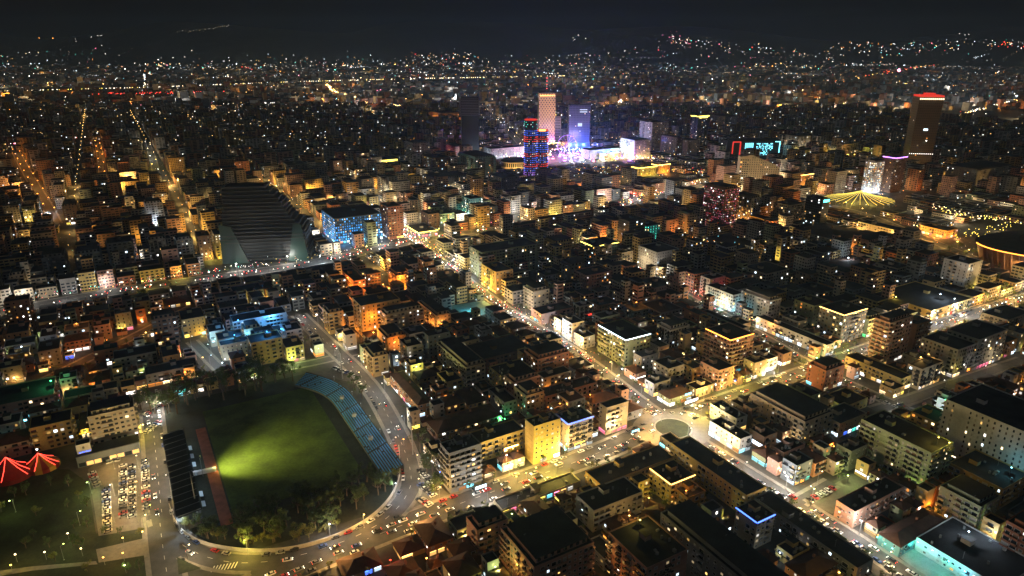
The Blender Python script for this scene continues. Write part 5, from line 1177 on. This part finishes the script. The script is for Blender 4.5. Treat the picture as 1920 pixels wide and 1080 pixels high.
for u, v in ((1700, 500), (1730, 510), (1745, 495), (1690, 485), (1760, 520), (1850, 545), (1870, 540), (1880, 555), (1660, 480), (1770, 540), (1820, 560), (1845, 570)): tree(*G(u, v), 'tall', 'dark tree beside the white block near the round arena', 'trees near the round arena', 1.4)

TREEQ.sort(key=lambda t: t[1])
for a in TREEQ[:296]: make_tree(*a)
m = MB(); ct = random.Random(66); got = 0
for _ in range(9000):
    if got >= 340: break
    y = ct.uniform(200, 760); x = ct.uniform(-.78, .78) * y * 1.02; i, j = occ_idx(*PQ(x, y))
    if not (0 <= i < NP and 0 <= j < NQ) or OCC[i, j] or not in_view(x, y): continue
    got += 1; OCC[i, j] = True; sc_ = ct.uniform(.7, 1.25); m.use(M_BARK); m.cyl((x, y), .2, .12, 0, 3.2 * sc_, 5, False); m.use(M_LEAF2 if ct.random() < .25 else M_LEAF)
    cl = [(ct.gauss(0, .9), ct.gauss(0, .9), 3.9 + ct.gauss(0, .7), ct.uniform(.6, 1.1)) for _ in range(6)]
    for _ in range(110):
        a, b, c, r0 = ct.choice(cl); d = np.array([ct.gauss(0, 1) for _ in range(3)]); d /= np.linalg.norm(d); q = np.array((x, y, 0)) + sc_ * (np.array((a, b, c)) + d * r0 * ct.random() ** .4)
        u = np.cross(d, (.3, .5, .81)); u /= np.linalg.norm(u); v = np.cross(d, u); s_ = sc_ * ct.uniform(.25, .45); m.quad(tuple(q - u * s_), tuple(q - v * s_ * .6), tuple(q + u * s_), tuple(q + v * s_ * .6))
m.build('courtyard_trees', label='scattered small dark trees in the yards between the houses', cat='trees', kind='stuff')
# ================================================================== CARS
def car_meshes(c):
    k = ('car', c)
    if k in PROTO: return PROTO[k]
    paint = mat('car_' + c, dict(white=(.62, .62, .62), silver=(.34, .35, .36), black=(.02, .02, .022), grey=(.12, .12, .13), red=(.36, .02, .02), blue=(.03, .06, .22), yellow=(.55, .36, .03), beige=(.36, .32, .25))[c], .3, spec=.5)
    m = MB().use(paint); prof = [(-2.15, .35), (2.15, .35), (2.2, .62), (2.05, .80), (1.15, .92), (-1.75, .95), (-2.15, .85)]; n = len(prof); W = .88
    m.v += [(x, -W, z) for x, z in prof] + [(x, W, z) for x, z in prof]; m.f += [tuple(range(n)), tuple(range(2 * n - 1, n - 1, -1))]; m.m += [0, 0]
    for i in range(n): j = (i + 1) % n; m.f.append((i, n + i, n + j, j)); m.m.append(0)
    m.quad((.25, -.66, 1.47), (.25, .66, 1.47), (-1.15, .66, 1.45), (-1.15, -.66, 1.45)); body = m.mesh('body')
    m = MB().use(M_GLASS); m.v += [(1.1, -.8, .91), (1.1, .8, .91), (-1.72, .8, .94), (-1.72, -.8, .94), (.28, -.66, 1.46), (.28, .66, 1.46), (-1.18, .66, 1.44), (-1.18, -.66, 1.44)]
    for f in ((0, 1, 5, 4), (1, 2, 6, 5), (2, 3, 7, 6), (3, 0, 4, 7)): m.f.append(f); m.m.append(0)
    cab = m.mesh('windows'); m = MB().use(mat('tyre', (.015, .015, .015), .8))
    n = 8; m.v += [(.32 * cos(2 * pi * i / n), s * .1, .32 * sin(2 * pi * i / n)) for s in (-1, 1) for i in range(n)]; m.f += [tuple(range(n)), tuple(range(2 * n - 1, n - 1, -1))]; m.m += [0, 0]
    for i in range(n): j = (i + 1) % n; m.f.append((i, n + i, n + j, j)); m.m.append(0)
    wh = m.mesh('wheel'); PROTO[k] = (body, cab, wh); return PROTO[k]
def lightmesh(c, s, w_):
    k = ('cl', c, w_)
    if k not in PROTO: m = MB().use(glow(c, s)); m.octa((0, 0, 0), w_); PROTO[k] = m.mesh('headlight' if c != 'red' else 'tail_light')
    return PROTO[k]
cr_ = random.Random(17); CARS = [0]
CARQ = []
def car(*a, **k): CARQ.append((a, k))
def make_car(x, y, rz, c, lab, grp, on=None, wheels=True):
    b, cab, wh = car_meshes(c); r = root('car', (x, y, .06), lab, 'car', grp, rz); put('body', b, r); put('windows', cab, r)
    if wheels:
        for sx in (1.35, -1.35):
            for sy in (.8, -.8): put('wheel', wh, r, (sx, sy, .32))
    if on:
        for sy in (.6, -.6): put('headlight', lightmesh('white', 9, on), r, (2.2, sy, .66)); put('tail_light', lightmesh('red', 5, on * .8), r, (-2.2, sy, .75))
    CARS[0] += 1
CC = ['white', 'white', 'silver', 'silver', 'black', 'grey', 'grey', 'white', 'blue', 'red', 'beige', 'black']
def car_row(a, b, n, grp, where, ang=None, double=False):
    a, b = G(*a), G(*b); base = math.atan2(b[1] - a[1], b[0] - a[0])
    for i in range(n):
        if cr_.random() < .06: continue
        t = (i + .5) / n; x, y = a[0] + (b[0] - a[0]) * t, a[1] + (b[1] - a[1]) * t; c = cr_.choice(CC)
        car(x, y, base + pi / 2 + (pi if cr_.random() < .4 else 0) + cr_.uniform(-.06, .06), c, '%s car parked %s' % (c, where), grp)
car_row((272, 862), (275, 958), 20, 'cars in the right row of the car park', 'in the right row of the stadium car park')
car_row((231, 872), (231, 972), 20, 'cars in the middle rows of the car park', 'in the left one of the paired middle car park rows'); car_row((247, 872), (248, 972), 20, 'cars in the middle rows of the car park', 'in the right one of the paired middle car park rows')
car_row((199, 915), (202, 1000), 17, 'cars in the left row of the car park', 'in the left row of the stadium car park'); car_row((170, 882), (184, 915), 7, 'cars at the car park corner', 'by the park hedge at the car park corner')
car_row((200, 868), (225, 862), 5, 'cars before the hotel', 'in front of the hotel podium'); car_row((270, 815), (300, 790), 6, 'cars beside the hotel', 'beside the hotel'); 
car_row((785, 880), (822, 920), 9, 'cars on the forecourt', 'on the forecourt, upper row by the grey corner block'); car_row((787, 908), (815, 932), 7, 'cars on the forecourt', 'on the forecourt, middle row'); car_row((785, 935), (808, 950), 6, 'cars on the forecourt', 'on the forecourt, lower row')
car_row((1515, 940), (1565, 915), 6, 'cars in the lit court', 'in the lit court behind the pink block'); car_row((625, 690), (652, 700), 8, 'cars by the stadium road bend', 'beside the stadium road above the terrace'); car_row((10, 800), (95, 780), 14, 'cars before the mall', 'under the cyan light strip of the mall')
car_row((270, 780), (330, 745), 12, 'cars behind the stadium', 'in the lot behind the stadium')
def kerb_cars(ri, off_, step, grp, where, skip=.35, s0=0, s1=1.0):
    P = resample(offs(ROADS[ri]['pts'], off_), step); n = len(P)
    for i in range(int(n * s0), min(n - 1, int(n * s1))):
        if cr_.random() < skip: continue
        a, b = P[i], P[i + 1]
        if not in_view(*a) or pt_in_road(*a, ri, -1) or math.dist(a, RB) < 16: continue
        c = cr_.choice(CC); car(a[0], a[1], math.atan2(b[1] - a[1], b[0] - a[0]), c, '%s car parked along %s' % (c, where), grp, None, a[1] < 330)
kerb_cars(2, -4.4, 6.5, 'cars at the kerb of the stadium road', 'the curving stadium road', .5); kerb_cars(1, -4.1, 6, 'cars at the kerb of the shopping street', 'the shopping street', .3, .3, 1); kerb_cars(6, -3.2, 6, 'cars at the kerb of the cross street', 'the cross street', .35); kerb_cars(0, 6.3, 6.5, 'cars at the far kerb of the avenue', 'the far kerb of the main avenue', .45); kerb_cars(0, -6.3, 7, 'cars at the kerb of the avenue', 'the near kerb of the main avenue', .6, 0, .7)
def traffic(ri, off_, step, grp, where, rev=False, skip=.3, s0=0, s1=1.0):
    P = resample(offs(ROADS[ri]['pts'], off_), step); n = len(P)
    for i in range(int(n * s0), min(n - 1, int(n * s1))):
        if cr_.random() < skip: continue
        a, b = P[i], P[i + 1]
        if not in_view(*a) or math.dist(a, RB) < 15: continue
        t = cr_.random(); x, y = a[0] + (b[0] - a[0]) * t * .6, a[1] + (b[1] - a[1]) * t * .6
        c = cr_.choice(CC); car(x, y, math.atan2(b[1] - a[1], b[0] - a[0]) + (pi if rev else 0), c, '%s car with lights on driving %s' % (c, where), grp, max(.26, y / 1300), False)
traffic(0, -2.4, 9.5, 'traffic on the avenue', 'rightwards along the main avenue', False, .4); traffic(0, 2.4, 9.5, 'traffic on the avenue', 'towards the stadium along the main avenue', True, .4)
traffic(1, -2, 8, 'traffic on the shopping street', 'down the shopping street', False, .35); traffic(1, 2, 8, 'traffic on the shopping street', 'up the shopping street', True, .35)
traffic(2, 2.2, 16, 'traffic on the stadium road', 'along the stadium road', True, .5); traffic(4, 3, 13, 'traffic on the boulevard', 'rightwards along the left boulevard', False, .4); traffic(4, -3, 13, 'traffic on the boulevard', 'leftwards along the left boulevard', True, .4)
traffic(6, 1.8, 13, 'traffic on the cross street', 'up the cross street', True, .45); traffic(5, 2, 14, 'traffic on the northern boulevard', 'along the northern boulevard', True, .45)

CARQ.sort(key=lambda t: t[0][1])
for a, k in CARQ[:300]: make_car(*a, **k)
m = MB(); rest_ = CARQ[300:]
for a, k in rest_:
    x, y, rz, c = a[:4]; on = a[6] if len(a) > 6 else None; ca_, sa_ = cos(rz), sin(rz); b_, cab_, w0 = car_meshes(c)
    for me in (b_, cab_):
        m.use(me.materials[0]); n0 = len(m.v); m.v += [(x + v.co.x * ca_ - v.co.y * sa_, y + v.co.x * sa_ + v.co.y * ca_, v.co.z + .06) for v in me.vertices]
        for p in me.polygons: m.f.append(tuple(n0 + i for i in p.vertices)); m.m.append(m.cur)
    if on:
        for sg, cc, st in ((2.2, 'white', 9), (-2.2, 'red', 5)): m.use(glow(cc, st)); m.octa((x + sg * ca_, y + sg * sa_, .75), on * 1.1)
m.build('distant_traffic', label='lines of far cars with head and tail lights on the boulevards', cat='cars', kind='stuff')
# ================================================================== SIGNS, SHOP LIGHTS AND SMALL LAMPS
ALLB = [b for b in BLD] + [t[1] for t in houses + apts]
BX_ = np.array([(b['p0'], b['q0'], 0, b['p1'], b['q1'], b['h']) for b in ALLB])
def ray_hit(r, x, y):
    """first thing a line of sight meets: a building face (index, side) or the ground"""
    u, v = px(r, x, y); dx, dy = (u - 960) / FPX, (v - 540) / FPX; X, Y, Z = dx, C_ - dy * S_, -S_ - dy * C_
    dp, dq = PQ(X, Y); d = np.array((dp, dq, Z)); o = np.array((0, 0, CAM_H))
    t1 = (BX_[:, :3] - o) / d; t2 = (BX_[:, 3:] - o) / d; tn = np.minimum(t1, t2); tf = np.maximum(t1, t2).min(1); te = tn.max(1); ok = (te < tf) & (te > 0)
    te = np.where(ok, te, 1e9); i = int(te.argmin()); tg = -CAM_H / Z
    if te[i] < tg: h_ = o + d * te[i]; return ('f', 'f' if tn[i].argmax() == 1 else ('l' if tn[i].argmax() == 0 else 'roof'), h_, i)
    return ('g', None, o + d * tg, -1)
def accent(r, x, y, z, c, power, lab, s=.5, es=9, name='wall_lamp', cat='lamp', grp=None):
    t, side, hp, bi = ray_hit(r, x, y); (X, Y), Z = XY(hp[0], hp[1]), hp[2]; rz = 0; post = t == 'g' or side == 'roof'
    if t == 'f' and side in ('f', 'l') and Z > 1.5: rz = GA if side == 'f' else GA - pi / 2
    else: post = True
    base = 0.0 if t == 'g' or side != 'roof' else Z - .8
    if post:
        g = at(r, x, y, base + 4.5); X, Y = g[0], g[1]; Z = base
        rt = root('lamp_post' if name == 'wall_lamp' else name, (X, Y, Z), lab, cat, grp); m = MB().use(M_STEEL); m.cyl((0, 0), .09, .06, 0, 4.3, 6); m.build('pole', rt); hz = 4.5
    else:
        rt = root(name, (X, Y, Z), lab, cat, grp, rz); m = MB().use(M_DARKMETAL); m.bar((0, 0, 0), (0, -.8, .15), .07); m.build('bracket', rt); hz = 0.0
    m = MB().use(glow(c, es)); m.octa((0, 0 if post else -.9, hz), s, s * .7); m.build('lamp_head', rt)
    if power: lamp_light(c, power, rt, (0, 0 if post else -3.4, hz + (.7 if post else .1)))
for i, (x, y) in enumerate(((1340, 722), (1515, 695))): accent(3, x, y, 17, 'azure', 11000, '%s cyan roof lamp over the blue-lit hall' % ['left', 'right'][i], .6, 12)
for i, (x, y) in enumerate(((1390, 800), (1500, 785), (1580, 770), (1318, 805))): accent(3, x, y, 5, 'azure', 11000, 'cyan lamp before the blue-lit hall, %s from the left' % ['second', 'third', 'fourth', 'first'][i], .45)
accent(3, 1217, 824, 4, 'cyan', 2500, 'cyan lamp beside the dark wing of the blue-lit hall', .5); accent(4, 730, 658, 10, 'cyan', 14000, 'cyan floodlight over the sports court', .8, 14); accent(5, 55, 495, 12, 'cyan', 16000, 'cyan-white floodlight left of the red-lit house', .8, 14); accent(5, 932, 370, 8, 'cool', 9000, 'blue-white lamp near the theatre', .8, 12)
for i, (x, y) in enumerate(((1330, 885), (1412, 932), (1503, 992), (1595, 1050))): accent(8, x, y, 9, 'teal' if i % 2 == 0 else 'cyan', 1900, 'cyan lamp on the school front, %s from the top' % ['first', 'second', 'third', 'fourth'][i], .5, 12)
for i, (x, y) in enumerate(((1095, 862), (1145, 895), (1185, 920))): accent(8, x, y, 5, 'teal', 500, 'teal lamp on the school wing, %s along the wall' % ['first', 'second', 'third'][i], .4)
for r, x, y, z, c, pw, lab in ((3, 285, 1062, 5, 'green', 4500, 'green pharmacy light on the slanting street'), (7, 925, 192, 4, 'green', 4000, 'green light in the court behind the yellow slab'), (8, 1478, 88, 5, 'green', 2500, 'green light behind the east lane houses'), (5, 930, 890, 4, 'green', 4000, 'green sign light on the cross street corner'), (5, 750, 930, 4, 'green', 3000, 'green shop light by the crossing'),
        (6, 640, 365, 4, 'blue', 5200, 'deep blue lamp over the hotel entrance'), (6, 480, 268, 10, 'yellow', 3000, 'yellow cluster lamp at the left corner of the hotel'), (6, 775, 330, 5, 'orange', 3500, 'orange lamp at the right end of the hotel podium'), (6, 60, 1018, 4, 'yellow', 2500, 'yellow lamp in the dark park corner'), (6, 250, 945, 4, 'neutral', 900, 'small lamp on the park path'), (6, 85, 958, 4, 'neutral', 700, 'small lamp left of the park path'), (6, 380, 840, 4, 'neutral', 700, 'small lamp on the park slope'), (6, 455, 925, 4, 'neutral', 900, 'small lamp near the plaza steps'),
        (6, 690, 865, 4, 'warm', 1300, 'warm lamp at the head of the plaza'), (6, 800, 830, 4, 'warm', 1200, 'warm lamp at the plaza corner by the road'), (6, 690, 950, 4, 'warm', 1300, 'warm lamp in the middle of the plaza'), (6, 580, 975, 4, 'warm', 1100, 'warm lamp at the left of the plaza'), (6, 700, 1020, 4, 'lime', 900, 'pale lamp on the grass below the plaza'),
        (7, 930, 400, 6, 'white', 2500, 'white lamp on the podium of the yellow slab'), (7, 985, 520, 5, 'yellow', 8000, 'dazzling yellow sign light before the bright yellow tower'), (7, 1040, 500, 5, 'warm', 9000, 'dazzling warm shop light before the bright yellow tower'), (7, 1095, 470, 8, 'yellow', 9000, 'yellow uplight on the blank wall of the yellow tower'), (7, 1260, 370, 6, 'cyan', 2500, 'cyan lamp between the two pale blocks'),
        (7, 350, 310, 6, 'orange', 3500, 'orange lamp on the stadium road beside the terrace'), (7, 555, 495, 8, 'blue', 900, 'small blue lamp on the grey corner block'), (7, 1230, 110, 4, 'orange', 3800, 'orange lamp in the yard of the long pink row'), (7, 1400, 60, 4, 'orange', 3800, 'orange lamp at the end of the long pink row'), (7, 1620, 740, 4, 'warm', 1500, 'warm lamp at the door beside the white block'), (7, 1730, 640, 5, 'yellow', 2600, 'yellow lamp in the green court'), (7, 1680, 765, 4, 'yellow', 1800, 'yellow lamp on the garden of the white block'),
        (7, 860, 1020, 4, 'lime', 2200, 'pale lamp in the yard below the pink block'), (7, 1000, 1010, 4, 'yellow', 2200, 'yellow lamp in the yard below the yellow block'), (7, 480, 980, 4, 'orange', 2200, 'orange lamp between the tiled houses'), (7, 960, 730, 4, 'lime', 1800, 'pale lamp behind the low shop roof'), (7, 275, 990, 3, 'red', 1200, 'red lamp between the tiled roofs at the bottom'), (7, 1500, 900, 4, 'warm', 1600, 'warm lamp behind the white gable house'),
        (8, 930, 515, 5, 'lime', 5200, 'bright lamp in the lit car court'), (8, 740, 590, 4, 'lime', 3600, 'bright lamp at the mouth of the lit car court'), (8, 725, 710, 4, 'orange', 2200, 'orange lamp where the court meets the street'), (8, 850, 350, 4, 'orange', 2500, 'orange lamp before the pink shops'), (8, 1500, 330, 5, 'yellow', 3800, 'yellow lamp beside the tall green block'), (8, 1440, 300, 5, 'yellow', 2000, 'yellow lamp on the yard of the yellow house'), (8, 1610, 830, 5, 'cool', 3200, 'cool lamp below the green end wall'), (8, 1765, 830, 5, 'cool', 2500, 'cool lamp in the yard at the right edge'), (8, 1740, 860, 4, 'yellow', 1400, 'yellow lamp in the yard at the right edge'), (8, 20, 600, 6, 'orange', 2000, 'orange balcony lamp on the ochre block'), (8, 880, 1060, 4, 'yellow', 1800, 'yellow lamp at the bottom court'), (8, 555, 945, 8, 'cool', 600, 'cool lamp on the small yellow house'), (8, 1850, 470, 10, 'cyan', 1500, 'cyan lamp on the white slab at right'),
        (4, 170, 700, 10, 'orange', 7000, 'orange lamp against the orange wall'), (4, 40, 480, 6, 'orange', 6500, 'orange lamp in the upper orange court'), (4, 150, 440, 6, 'orange', 6000, 'orange lamp behind the terracotta house'), (4, 430, 540, 5, 'orange', 6500, 'orange lamp at the foot of the terracotta tower'), (4, 60, 560, 5, 'orange', 11000, 'orange lamp in the orange courtyard left of the blank wall'), (4, 235, 520, 5, 'orange', 9000, 'orange lamp before the terracotta houses'), (4, 20, 620, 5, 'orange', 9000, 'orange lamp at the left edge of the orange quarter'), (4, 330, 480, 5, 'orange', 9000, 'orange lamp before the ochre block in the orange quarter'), (4, 180, 790, 5, 'orange', 9000, 'orange lamp at the foot of the orange wall'), (4, 560, 740, 5, 'orange', 6000, 'orange lamp beside the cream end block'), (4, 640, 800, 5, 'orange', 3500, 'orange lamp behind the cream end block'), (4, 300, 840, 4, 'orange', 4000, 'orange lamp in the yard of the lit cream slab'), (4, 420, 980, 4, 'lime', 4500, 'pale lamp at the foot of the small cream block'), (4, 1490, 990, 5, 'yellow', 5000, 'yellow lamp on the street before the green tower'), (4, 1580, 995, 5, 'cool', 4200, 'cool lamp at the corner of the green tower'), (4, 1190, 620, 4, 'warm', 4500, 'warm lamp behind the pink shop row'), (4, 1660, 620, 4, 'orange', 5000, 'orange lamp below the cream shop house'), (4, 1530, 470, 4, 'warm', 5000, 'warm lamp beside the glass wedge'), (4, 1905, 480, 8, 'cool', 7000, 'cool lamp beside the white office block'), (4, 1560, 1030, 4, 'warm', 4000, 'warm lamp on the curve below the green tower'),
        (3, 1130, 790, 4, 'yellow', 4000, 'yellow lamp below the ochre slab'), (3, 1140, 930, 4, 'warm', 4200, 'warm lamp beside the lane wall'), (3, 1250, 960, 5, 'cool', 4500, 'cool lamp lighting the lane behind the stadium'), (3, 430, 740, 4, 'orange', 3500, 'orange lamp on the low ochre house'), (3, 820, 790, 4, 'warm', 4000, 'warm lamp at the end of the slanting street'), (3, 1370, 610, 4, 'yellow', 5000, 'yellow lamp below the long pink block'), (3, 1480, 600, 4, 'yellow', 5000, 'second yellow lamp below the long pink block'), (3, 1650, 600, 5, 'yellow', 6000, 'yellow lamp on the road above the blue hall'), (3, 1640, 930, 4, 'lime', 4500, 'pale lamp before the yellow house'), (3, 120, 870, 4, 'cool', 2500, 'cool lamp on the lane at far left'), (3, 900, 200, 6, 'orange', 7000, 'orange lamp above the grey twin slabs'), (3, 580, 120, 6, 'orange', 9000, 'orange lamp among the far left roofs'), (3, 110, 120, 8, 'cool', 9000, 'cool lamp at the slate block far left'), (3, 1180, 360, 5, 'yellow', 7000, 'yellow lamp beside the lit yellow block'), (3, 1040, 1010, 4, 'orange', 3000, 'orange lamp in the yard behind the stadium'),
        (5, 500, 740, 4, 'orange', 4500, 'orange lamp at the corner of the white block'), (5, 600, 460, 5, 'warm', 4000, 'warm lamp beside the hotel-like block'), (5, 1450, 575, 5, 'cool', 6000, 'cool lamp on the low house before the white tower block'), (5, 1530, 600, 5, 'cool', 4000, 'second cool lamp before the white tower block'), (5, 1340, 930, 4, 'warm', 4500, 'warm lamp in the dark court at right'), (5, 1640, 545, 4, 'yellow', 4000, 'yellow lamp beside the white tower block'), (5, 1380, 330, 5, 'red', 12000, 'red traffic light glow before the round arena'), (5, 1300, 320, 5, 'orange', 10000, 'orange lamp on the arena approach'), (5, 920, 320, 10, 'yellow', 3000, 'yellow star lamp near the theatre'), (5, 1200, 590, 4, 'yellow', 4500, 'yellow lamp above the long low row'), (5, 300, 1060, 4, 'blue', 3500, 'blue shop light under the round pink tower'), (5, 1230, 240, 5, 'warm', 9000, 'warm lamp beside the long cream hall')):
    accent(r, x, y, z, c, pw, lab, .5 if r >= 6 else .7, 9)
# panels on facades and roofs that glow
def panel(r, x, y, z, w_, h_, side, c, s, lab, name='illuminated_sign'):
    t, sd_, hp, bi = ray_hit(r, x, y)
    if t == 'f' and sd_ in ('f', 'l'):
        b = ALLB[bi]; side = sd_; lo, hi, ax = (b['p0'], b['p1'], 0) if side == 'f' else (b['q0'], b['q1'], 1)
        w_ = min(w_, hi - lo - .6); hp[ax] = min(max(hp[ax], lo + w_ / 2 + .2), hi - w_ / 2 - .2); hp[2] = min(max(hp[2], h_ / 2 + 2.2), max(b['h'] - h_ / 2 - .5, h_ / 2 + .3))
        hp[1 if side == 'f' else 0] -= .34; (X, Y), Z = XY(hp[0], hp[1]), hp[2]
    else:
        P_, Q_ = hp[0], hp[1]; best = None
        for b in ALLB:
            if b['p0'] + 2 < P_ < b['p1'] - 2 and abs(b['q0'] - Q_) < 24 and (best is None or abs(b['q0'] - Q_) < best[0]): best = (abs(b['q0'] - Q_), b, 'f')
            if b['p0'] > 0 and b['q0'] + 2 < Q_ < b['q1'] - 2 and abs(b['p0'] - P_) < 24 and (best is None or abs(b['p0'] - P_) < best[0]): best = (abs(b['p0'] - P_), b, 'l')
        if best:
            b = best[1]; side = best[2]; t = 'f'; sd_ = side; w_ = min(w_, ((b['p1'] - b['p0']) if side == 'f' else (b['q1'] - b['q0'])) - .6)
            if side == 'f': P_ = min(max(P_, b['p0'] + w_ / 2 + .2), b['p1'] - w_ / 2 - .2); Q_ = b['q0'] - .34
            else: Q_ = min(max(Q_, b['q0'] + w_ / 2 + .2), b['q1'] - w_ / 2 - .2); P_ = b['p0'] - .34
            (X, Y), Z = XY(P_, Q_), 3.4
        else: g = at(r, x, y, 3.2); X, Y = g[0], g[1]; Z = 3.2
    rz = GA if side == 'f' else GA - pi / 2
    m = MB().use(M_DARKMETAL); m.obox((-w_ / 2, 0), (w_, 0), (0, .25), -h_ / 2, h_ / 2, True); rt = m.build(name, None, (X, Y, Z), rz=rz, label=lab, cat='sign')
    if t == 'g' or sd_ == 'roof': mp = MB().use(M_STEEL); mp.bar((-w_ * .4, .12, -Z), (-w_ * .4, .12, -h_ / 2), .1); mp.bar((w_ * .4, .12, -Z), (w_ * .4, .12, -h_ / 2), .1); mp.build('support_post', rt)
    m = MB().use(glow(c, s * .6, True)); m.quad((-w_ / 2 + .1, -.03, -h_ / 2 + .1), (w_ / 2 - .1, -.03, -h_ / 2 + .1), (w_ / 2 - .1, -.03, h_ / 2 - .1), (-w_ / 2 + .1, -.03, h_ / 2 - .1)); m.build('light_panel', rt)
panel(6, 30, 222, 6, 13, 1.2, 'f', 'cyan', 18, 'cyan-white light strip at the left of the mall front'); panel(6, 135, 200, 6, 12, 1.2, 'f', 'cyan', 16, 'cyan light strip in the middle of the mall front'); panel(6, 215, 185, 6, 11, 1.2, 'f', 'cyan', 12, 'cyan light strip at the right of the mall front'); panel(6, 1010, 40, 5, 9, 3, 'f', 'teal', 4, 'teal outlined entrance sign behind the stadium')
panel(7, 785, 578, 4, 7, 2, 'f', 'cool', 6, 'white-blue shop sign on the grey corner block'); panel(7, 715, 600, 4, 4, 1, 'f', 'cyan', 6, 'cyan shop sign on the grey corner block'); panel(7, 960, 505, 3.5, 12, 2.4, 'f', 'yellow', 18, 'dazzling yellow shop sign on the avenue'); panel(7, 1050, 478, 3.5, 10, 2.4, 'f', 'warm', 20, 'dazzling warm shop sign on the avenue'); panel(7, 1380, 395, 3.5, 8, 2, 'f', 'yellow', 5, 'yellow shop sign below the pale block'); panel(7, 1655, 262, 5, 6, 1.4, 'f', 'cyan', 5, 'cyan sign near the roundabout')
panel(7, 1205, 635, 5, 4, 1, 'f', 'yellow', 5, 'yellow sign on the low shop row'); panel(6, 610, 415, 4, 9, 1.2, 'f', 'white', 6, 'white sign over the hotel podium door'); panel(6, 500, 440, 3, 7, 1, 'f', 'blue', 7, 'blue sign on the hotel podium'); panel(6, 480, 378, 9, 6, .7, 'f', 'blue', 7, 'blue roof light of the hotel podium'); panel(6, 735, 395, 4, 11, 1.2, 'f', 'orange', 4, 'amber cafe front on the hotel podium')
panel(8, 1010, 520, 4, 11, 1.2, 'l', 'white', 6, 'white light strip along the court wall'); panel(8, 30, 50, 5, 6, 1.6, 'f', 'cyan', 8, 'cyan sign right beside the roundabout'); panel(8, 50, 95, 4, 12, 2.2, 'f', 'white', 6, 'white shop front beside the roundabout'); panel(5, 180, 660, 4, 10, 2, 'l', 'yellow', 6, 'yellow shop sign on the cross street')
panel(4, 1390, 710, 5, 8, 1.5, 'f', 'red', 5, 'red shop sign beyond the shopping street'); panel(5, 60, 320, 6, 9, 3, 'f', 'yellow', 5, 'yellow sign in the dark grove'); panel(8, 290, 410, 4, 9, 2.4, 'l', 'cool', 8, 'dazzling white shop front on the street below the roundabout')
# hotel podium
pq = PQ(*at(6, 450, 460)[:2]); pd = root('hotel_podium', (*at(6, 620, 430)[:2], 0), 'two-storey dark podium with lit signs before the hotel', 'building', None, GA)
m = MB().use(wallmat('slate')); m.obox((-16, .4), (32, 0), (0, 10), 0, 7); m.build('wall', pd); m = MB().use(M_ROOF); m.obox((-16.3, .1), (32.6, 0), (0, 10.6), 7, 7.4, True); m.build('roof', pd)
for i in range(8): m = MB().use(glow('warm', 1.6, True) if i % 3 else M_GLASS); m.quad((-15.4 + i * 3.9, .34, .3), (-12 + i * 3.9, .34, .3), (-12 + i * 3.9, .34, 2.8), (-15.4 + i * 3.9, .34, 2.8)); m.build('shopfront', pd)
print('COUNTS windows', NWIN[0], 'lamps', NLAMP[0], 'trees', NT[0], 'cars', CARS[0], 'hand', len(BLD), 'fill', len(NEARF), 'farpts', len(far_pts), 'objects', len(bpy.data.objects), 'lights', sum(o.type == 'LIGHT' for o in bpy.data.objects))
# ================================================================== NIGHT AIR
hm = bpy.data.materials.new('night_air'); hm.use_nodes = True; hn = hm.node_tree.nodes; hn.remove(hn['Principled BSDF'])
pv = hn.new('ShaderNodeVolumePrincipled'); pv.inputs['Color'].default_value = (.38, .64, 1, 1); pv.inputs['Density'].default_value = 0.000046; pv.inputs['Anisotropy'].default_value = 0.72
hm.node_tree.links.new(pv.outputs[0], hn['Material Output'].inputs['Volume'])
m = MB().use(hm); m.obox((-17000, -500), (34000, 0), (0, 17500), -1.5, 760, True); m.build('haze', kind='stuff')
